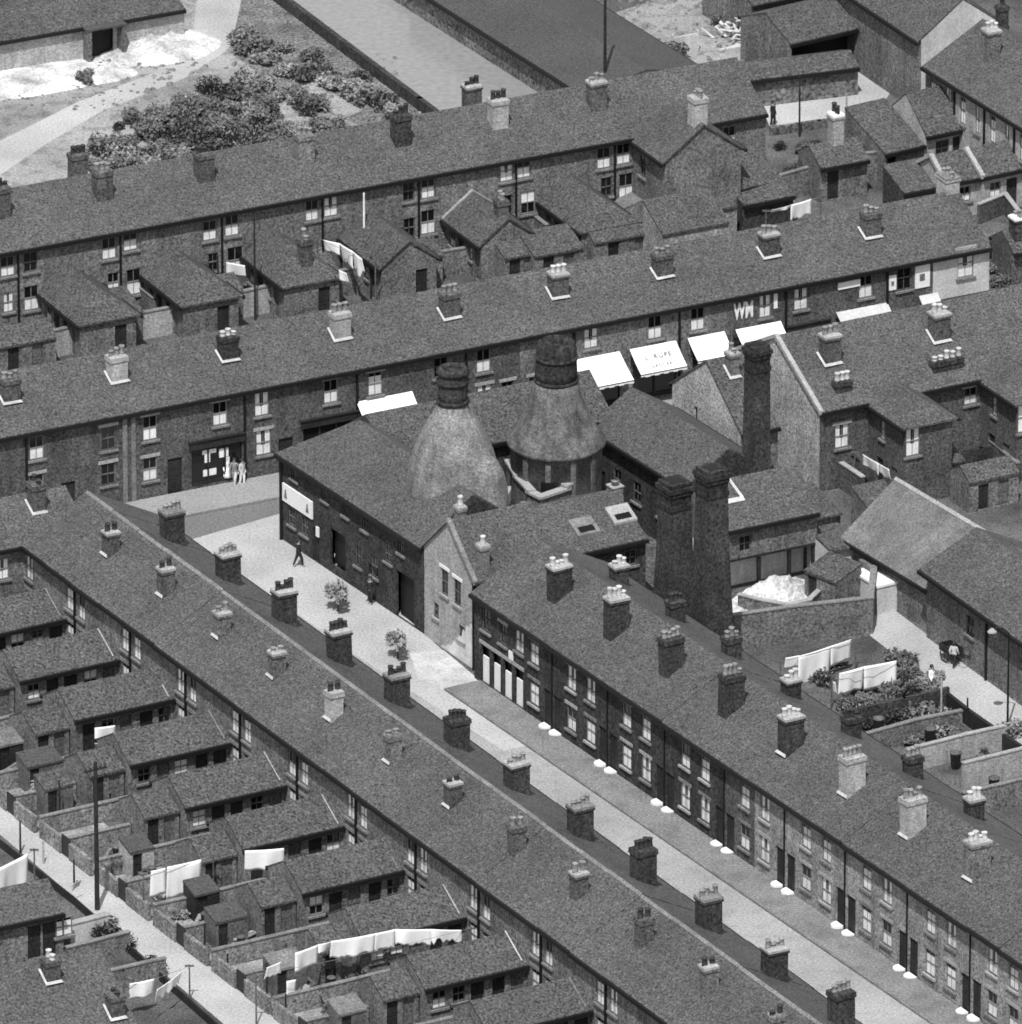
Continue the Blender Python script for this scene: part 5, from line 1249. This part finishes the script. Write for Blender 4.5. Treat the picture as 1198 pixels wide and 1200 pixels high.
person(1118, 782, 'walk', 'cloth_grey', 'cloth_dark', 2.6, 'person in a pale shirt pushing a hand cart along the back lane', None, .9)
person(1092, 812, 'stand', 'cloth', 'cloth_mid', 1, 'person in white standing beside the lane near the washing')
person(906, 148, 'stand', 'cloth_dark', 'cloth_dark', 1, 'dark figure at the left end of the pale upper yard')
# hand cart on the lane
q = P(1115, 774, 0); t = thing('hand_cart', 'dark two-wheeled hand cart on the back lane', 'cart', (q.x, q.y, 0), rA.rot)
b = MB(); b.box(-.7, .7, -.4, .4, .55, .62); b.box(-.7, -.66, -.4, .4, .62, .95); b.box(.66, .7, -.4, .4, .62, .95); b.box(-.66, .66, -.4, -.36, .62, .95); b.box(-.66, .66, .36, .4, .62, .95); b.build('cart_bed', M['wood'], t)
for y in (-.48, .48):
    b = MB(); n = 20
    for k in range(n):
        a0, a1 = 2*math.pi*k/n, 2*math.pi*(k+1)/n
        b.tube((.42*math.cos(a0), 0, .45 + .42*math.sin(a0)), (.42*math.cos(a1), 0, .45 + .42*math.sin(a1)), .035, .035, 6)
    for k in range(8): a = 2*math.pi*k/8; b.tube((0, 0, .45), (.42*math.cos(a), 0, .45 + .42*math.sin(a)), .018, .018, 5)
    b.build('wheel', M['wood'], t, (0, y, 0))
b = MB(); b.tube((.7, -.3, .6), (1.6, -.25, .8), .03, .03, 6); b.tube((.7, .3, .6), (1.6, .25, .8), .03, .03, 6); b.tube((1.6, -.3, .8), (1.6, .3, .8), .03, .03, 6); b.build('handle', M['wood'], t)

# ================================================================== PLANTS
def shrub_meshes(seed, n=620, flat=.75, leaf=.12, spiky=False):
    rn = random.Random(seed); b = MB(); lob = [(rn.uniform(-.55, .55), rn.uniform(-.55, .55), rn.uniform(.25, .75), rn.uniform(.3, .55)) for _ in range(9)]
    for _ in range(n):
        cx_, cy_, cz_, r = rn.choice(lob); a = rn.uniform(0, 6.28); zz = rn.uniform(-1, 1); rr = r*rn.uniform(.55, 1.05); s_ = math.sqrt(1 - zz*zz)
        p = Vector((cx_ + rr*s_*math.cos(a), cy_ + rr*s_*math.sin(a), max(.03, (cz_ + rr*zz)*flat)))
        u = Vector((rn.gauss(0, 1), rn.gauss(0, 1), rn.gauss(0, .7))).normalized(); w_ = u.orthogonal().normalized(); l = leaf*rn.uniform(.6, 1.4)
        b.quad(p - u*l, p + w_*l*.5, p + u*l, p - w_*l*.5)
    lf = b.mesh('foliage', M['leaf'])
    b = MB()
    for _ in range(8):
        a = rn.uniform(0, 6.28); r = rn.uniform(.3, .8); b.tube((0, 0, 0), (r*math.cos(a), r*math.sin(a), rn.uniform(.5, 1.0)*flat), .035, .012, 5)
    tw = b.mesh('stem', M['twig']); l2 = lf.copy(); l2.materials.clear(); l2.materials.append(M['leaf_light'])
    return lf, tw, l2
SH = [shrub_meshes(k) for k in range(5)]
GS = 'scrub bushes on the waste ground'
rs = random.Random(9)
def shrub(px, py, s_, label, group, light=False, zs=1.0):
    q = P(px, py, 0); lf, tw, l2 = SH[rs.randrange(5)]
    t = thing('scrub_bush', label, 'bush', (q.x, q.y, 0), rs.uniform(0, 6.28), group); t.scale = (s_, s_, s_*zs)
    put('foliage', l2 if light else lf, t); put('stem', tw, t); return t
def inpoly(x, y, p):
    c = False; j = len(p) - 1
    for i in range(len(p)):
        if (p[i][1] > y) != (p[j][1] > y) and x < (p[j][0] - p[i][0])*(y - p[i][1])/(p[j][1] - p[i][1]) + p[i][0]: c = not c
        j = i
    return c
TH1 = [(100, 185), (130, 150), (185, 135), (230, 112), (290, 95), (340, 105), (375, 130), (400, 155), (340, 185), (230, 200), (120, 205)]
k = 0
while k < 130:
    x, y = rs.uniform(95, 405), rs.uniform(90, 205)
    if inpoly(x, y, TH1): shrub(x, y, rs.uniform(.6, 1.35), 'dusty bush in the dark scrub thicket behind the upper terrace', GS, rs.random() < .3); k += 1
for (x, y, s_) in [(285, 50, 1.2), (300, 62, 1.4), (315, 75, 1.1), (330, 60, .9), (350, 95, 1.2), (375, 92, 1.3), (395, 105, 1.2), (415, 112, 1.3), (440, 122, 1.2), (455, 128, 1.1), (420, 95, .9), (365, 70, .9), (335, 88, 1.0), (470, 140, 1.3), (100, 97, .9)]:
    shrub(x, y, s_, 'low bush on the rough near bank of the canal' if x > 150 else 'lone low bush by the white clay tip', 'bushes on the canal bank' if x > 150 else None, rs.random() < .4)
for (x, y, s_, lab) in [(788, 72, 1.3, 'round dark bush on the pale scrap ground behind the upper terrace'), (850, 30, 1.0, 'low bush left of the white scrap heap'), (124, 1100, 1.3, 'big dark bush beside the alley below the tall pole'), (180, 1138, 1.0, 'dark bush left of the alley near the bottom washing'), (148, 1112, .9, 'smaller dark bush between alley and yard wall below the tall pole')]:
    shrub(x, y, s_, lab, None)
for (x, y, s_) in [(1000, 835, .9), (1020, 826, 1.0), (1045, 818, 1.1), (1062, 825, 1.2), (1080, 812, .9), (1030, 842, .8), (1075, 840, 1.2), (1090, 850, 1.1), (1050, 850, .9), (1010, 855, .7), (1100, 862, 1.0), (1130, 872, .9), (1150, 880, .8), (1070, 790, .9), (1060, 778, 1.0), (975, 780, 1.1), (960, 800, 1.0), (945, 790, 1.0), (1005, 812, .9), (1185, 862, 1.0)]:
    shrub(x, y, s_, 'garden bush in the plots behind the right-hand terrace', 'garden bushes behind the right-hand terrace', rs.random() < .35)
for (x, y, s_) in [(20, 690, .6), (110, 900, .6), (60, 940, .6), (150, 1000, .6), (330, 1050, .7), (300, 1075, .7), (350, 1060, .6), (395, 1060, .7), (240, 1060, .6), (210, 1075, .7), (470, 1120, .6), (420, 1150, .7), (380, 1170, .6), (450, 1175, .7)]:
    shrub(x, y, s_, 'small bush in the back yards of the left-hand terrace', 'small bushes in the left-hand yards', rs.random() < .4)
for (x, y, s_) in [(1160, 300, 1.0), (1175, 290, .9), (1185, 305, 1.1), (1165, 320, .8), (1190, 280, .9), (1172, 335, .8)]:
    shrub(x, y, s_, 'dark garden bush beside the pale end building of the shop row', 'bushes beside the pale end building')
for (x, y, s_, lab) in [(396, 716, .95, 'small leafy street tree nearer the shop street corner'), (466, 772, .85, 'small leafy street tree standing below the tall works gate')]:
    q = P(x, y, 0); lf, tw, l2 = SH[2]; t = thing('street_tree', lab, 'tree', (q.x, q.y, 0), 1.0, 'young street trees')
    put('crown', l2, t, (0, 0, .7)).scale = (s_, s_, s_*1.5)
    b = MB(); b.tube((0, 0, 0), (.03, 0, .8), .06, .045, 8)
    for k in range(5): a = k*1.26; b.tube((.03, 0, .75), (.3*math.cos(a), .3*math.sin(a), 1.35), .03, .012, 5)
    b.build('trunk', M['twig'], t)
for k in range(26):
    shrub(rs.uniform(985, 1120), rs.uniform(795, 870), rs.uniform(.5, .95), 'garden bush in the plots behind the right-hand terrace', 'garden bushes behind the right-hand terrace', rs.random() < .45)
for k in range(22):
    shrub(rs.uniform(900, 1040), rs.uniform(165, 205), rs.uniform(.45, .85), 'weedy bush in the rough gardens below the pale upper yard', 'weedy bushes below the pale upper yard', rs.random() < .4)
for k in range(16):
    x_ = rs.uniform(20, 720); shrub(x_, 398 - .175*x_ + rs.uniform(-18, 6), rs.uniform(.4, .7), 'small bush in the yards of the upper terrace', 'small bushes in the upper terrace yards', rs.random() < .4)
for k in range(18):
    x_ = rs.uniform(1080, 1195); shrub(x_, rs.uniform(520, 575), rs.uniform(.4, .7), 'small bush in the yards above the dark-roofed warehouse', 'small bushes above the warehouse', rs.random() < .4)
for k, (x, y) in enumerate([(15, 372), (58, 382), (140, 352), (178, 338), (262, 338), (340, 320), (395, 322), (455, 298), (520, 292), (640, 272), (715, 262), (760, 252)]):
    q = P(x, y, 0); t = thing('timber_hut', 'little timber hut in the upper terrace yards, %s from the left' % ORD[k], 'hut', (q.x, q.y, 0), rT.rot + rs.choice((0, -math.pi/2)), 'little timber huts in the upper yards')
    block(t, rs.uniform(1.3, 2.2), 1.4, rs.uniform(1.3, 1.7), .35, front=[D(.5, .03, .6, 1.25)], wall=M[rs.choice(('wood_grey', 'brick_yard', 'brick_light'))], roof=M[rs.choice(('slate2', 'slate_dark', 'slate_pale'))], mono=True, gutter=False, over=.06)
# small yard clutter: bins, tubs
def bin_mesh():
    b = MB(); b.lathe([(.2, 0), (.24, .65), (.26, .66), (.26, .7), (.12, .76)], 14); return b.mesh('dustbin', M['wood_grey'], True)
def tub_mesh():
    b = MB(); b.lathe([(.28, 0), (.36, .38), (.38, .4), (.33, .4), (.27, .08)], 16); return b.mesh('wash_tub', M['stone'], True)
BM, TM = bin_mesh(), tub_mesh()
for k in range(0, len(cx) - 2):
    a = rC.S(cx[k]) + 1.2 + rs.random()*.8
    q = rC.at(a, -7.2 - rs.random()*4.5); o = put('dustbin', BM, None, tuple(q), rs.random()*6); tag(o, 'grey dustbin standing in a walled back yard of the left-hand terrace', 'dustbin', 'dustbins in the left-hand yards')
    if k % 2:
        q = rC.at(a + .7, -8 - rs.random()*4); o = put('wash_tub', TM, None, tuple(q)); tag(o, 'pale round wash tub in a walled back yard of the left-hand terrace', 'wash tub', 'wash tubs in the left-hand yards')
for k, (x, y) in enumerate([(70, 385), (150, 372), (190, 352), (290, 345), (345, 352), (460, 312), (500, 308), (560, 300), (640, 290), (720, 282), (770, 262)]):
    q = P(x, y, 0); o = put('dustbin', BM, None, tuple(q), k); tag(o, 'grey dustbin standing in an upper terrace yard', 'dustbin', 'dustbins in the upper yards')
for k, (x, y) in enumerate([(1030, 860), (1090, 872), (1150, 905), (1120, 900), (1165, 930)]):
    q = P(x, y, 0); o = put('water_butt', BM, None, tuple(q), k); o.scale = (1.3, 1.3, 1.4); tag(o, 'dark round water butt in the garden plots behind the right-hand terrace', 'water butt', 'water butts behind the right-hand terrace')
# rough tufts and rubble on the waste ground and scrap yard: uncountable
b = MB(); rn = random.Random(21)
for _ in range(900):
    x, y = rn.choice([(rn.uniform(180, 470), rn.uniform(60, 170)), (rn.uniform(690, 900), rn.uniform(-5, 75)), (rn.uniform(0, 230), rn.uniform(40, 130))])
    q = P(x, y, 0); s_ = rn.uniform(.05, .22); h = s_*rn.uniform(.4, 1.0); a = rn.uniform(0, 6.28); dx, dy = (math.cos(a), math.sin(a)), (-math.sin(a), math.cos(a))
    pts = [(q.x + dx[0]*u*s_ + dy[0]*v*s_, q.y + dx[1]*u*s_ + dy[1]*v*s_) for u, v in ((-1, -.6), (1, -.8), (.7, .9), (-.8, .7))]
    b.prism(pts, 0, h, [(q.x + (p[0] - q.x)*.6, q.y + (p[1] - q.y)*.6) for p in pts])
o = b.build('rubble', M['stone_dim']); tag(o, 'scattered stones and rubble over the waste ground and scrap yard', 'rubble', None, 'stuff')
# scrap heap
q = P(878, 45, 0); b = MB(); rn = random.Random(8)
for _ in range(60):
    r = abs(rn.gauss(0, 1.3)); a = rn.uniform(0, 6.28); p = Vector((r*1.5*math.cos(a), r*math.sin(a), max(0, 1.3 - r*.5)*rn.uniform(.3, 1)))
    d = Vector((rn.gauss(0, 1), rn.gauss(0, 1), rn.gauss(0, .4))).normalized()*rn.uniform(.3, .9); b.tube(p - d, p + d, rn.uniform(.04, .14), .05, 5)
o = b.build('scrap_heap', M['whitewash'], None, (q.x, q.y, .1)); tag(o, 'tangled white scrap heap by the open shed', 'scrap heap')
b = MB(); b.box(-2.4, 2.2, -.15, .15, 0, .5); q = P(890, 58, 0); o = b.build('stacked_timber', M['render'], None, (q.x, q.y, 0), rT.rot); tag(o, 'low white stack of timber at the foot of the scrap heap', 'timber stack')
b = MB(); b.box(-.9, .9, -.06, .06, 0, 1.2); b.box(-.95, -.85, -.1, .1, 0, 1.4); b.box(.85, .95, -.1, .1, 0, 1.4); q = P(803, 62, 0); o = b.build('board_fence', M['render'], None, (q.x, q.y, 0), rT.rot); tag(o, 'short white board fence right of the round dark bush', 'fence')
# mound of clay by the works
for n_, (px, py, sx, sy, hz, lab) in enumerate([(185, 55, 4.2, 3.2, .9, 'bright white clay mound right of the clay works doorway'), (40, 92, 6, 3.0, .4, 'long white clay tip at the left edge'), (120, 90, 2.5, 1.2, .5, 'small white clay pile on the waste ground')]):
    q = P(px, py, 0); b = MB(); N = 18; rn = random.Random(n_)
    for j in range(N + 1):
        for i in range(N + 1):
            x = (i/N - .5)*2*sx; y = (j/N - .5)*2*sy; r = math.hypot(x/sx, y/sy)
            b.v.append((x, y, hz*(1 - r**1.6)*(.8 + .4*rn.random()) if r < 1 else -.05))
    for j in range(N):
        for i in range(N): a = j*(N+1) + i; b.f.append((a, a+1, a+N+2, a+N+1))
    o = b.build('clay_mound', M['clay_heap'], None, (q.x, q.y, 0), rT.rot); tag(o, lab, 'clay mound', 'white clay mounds')
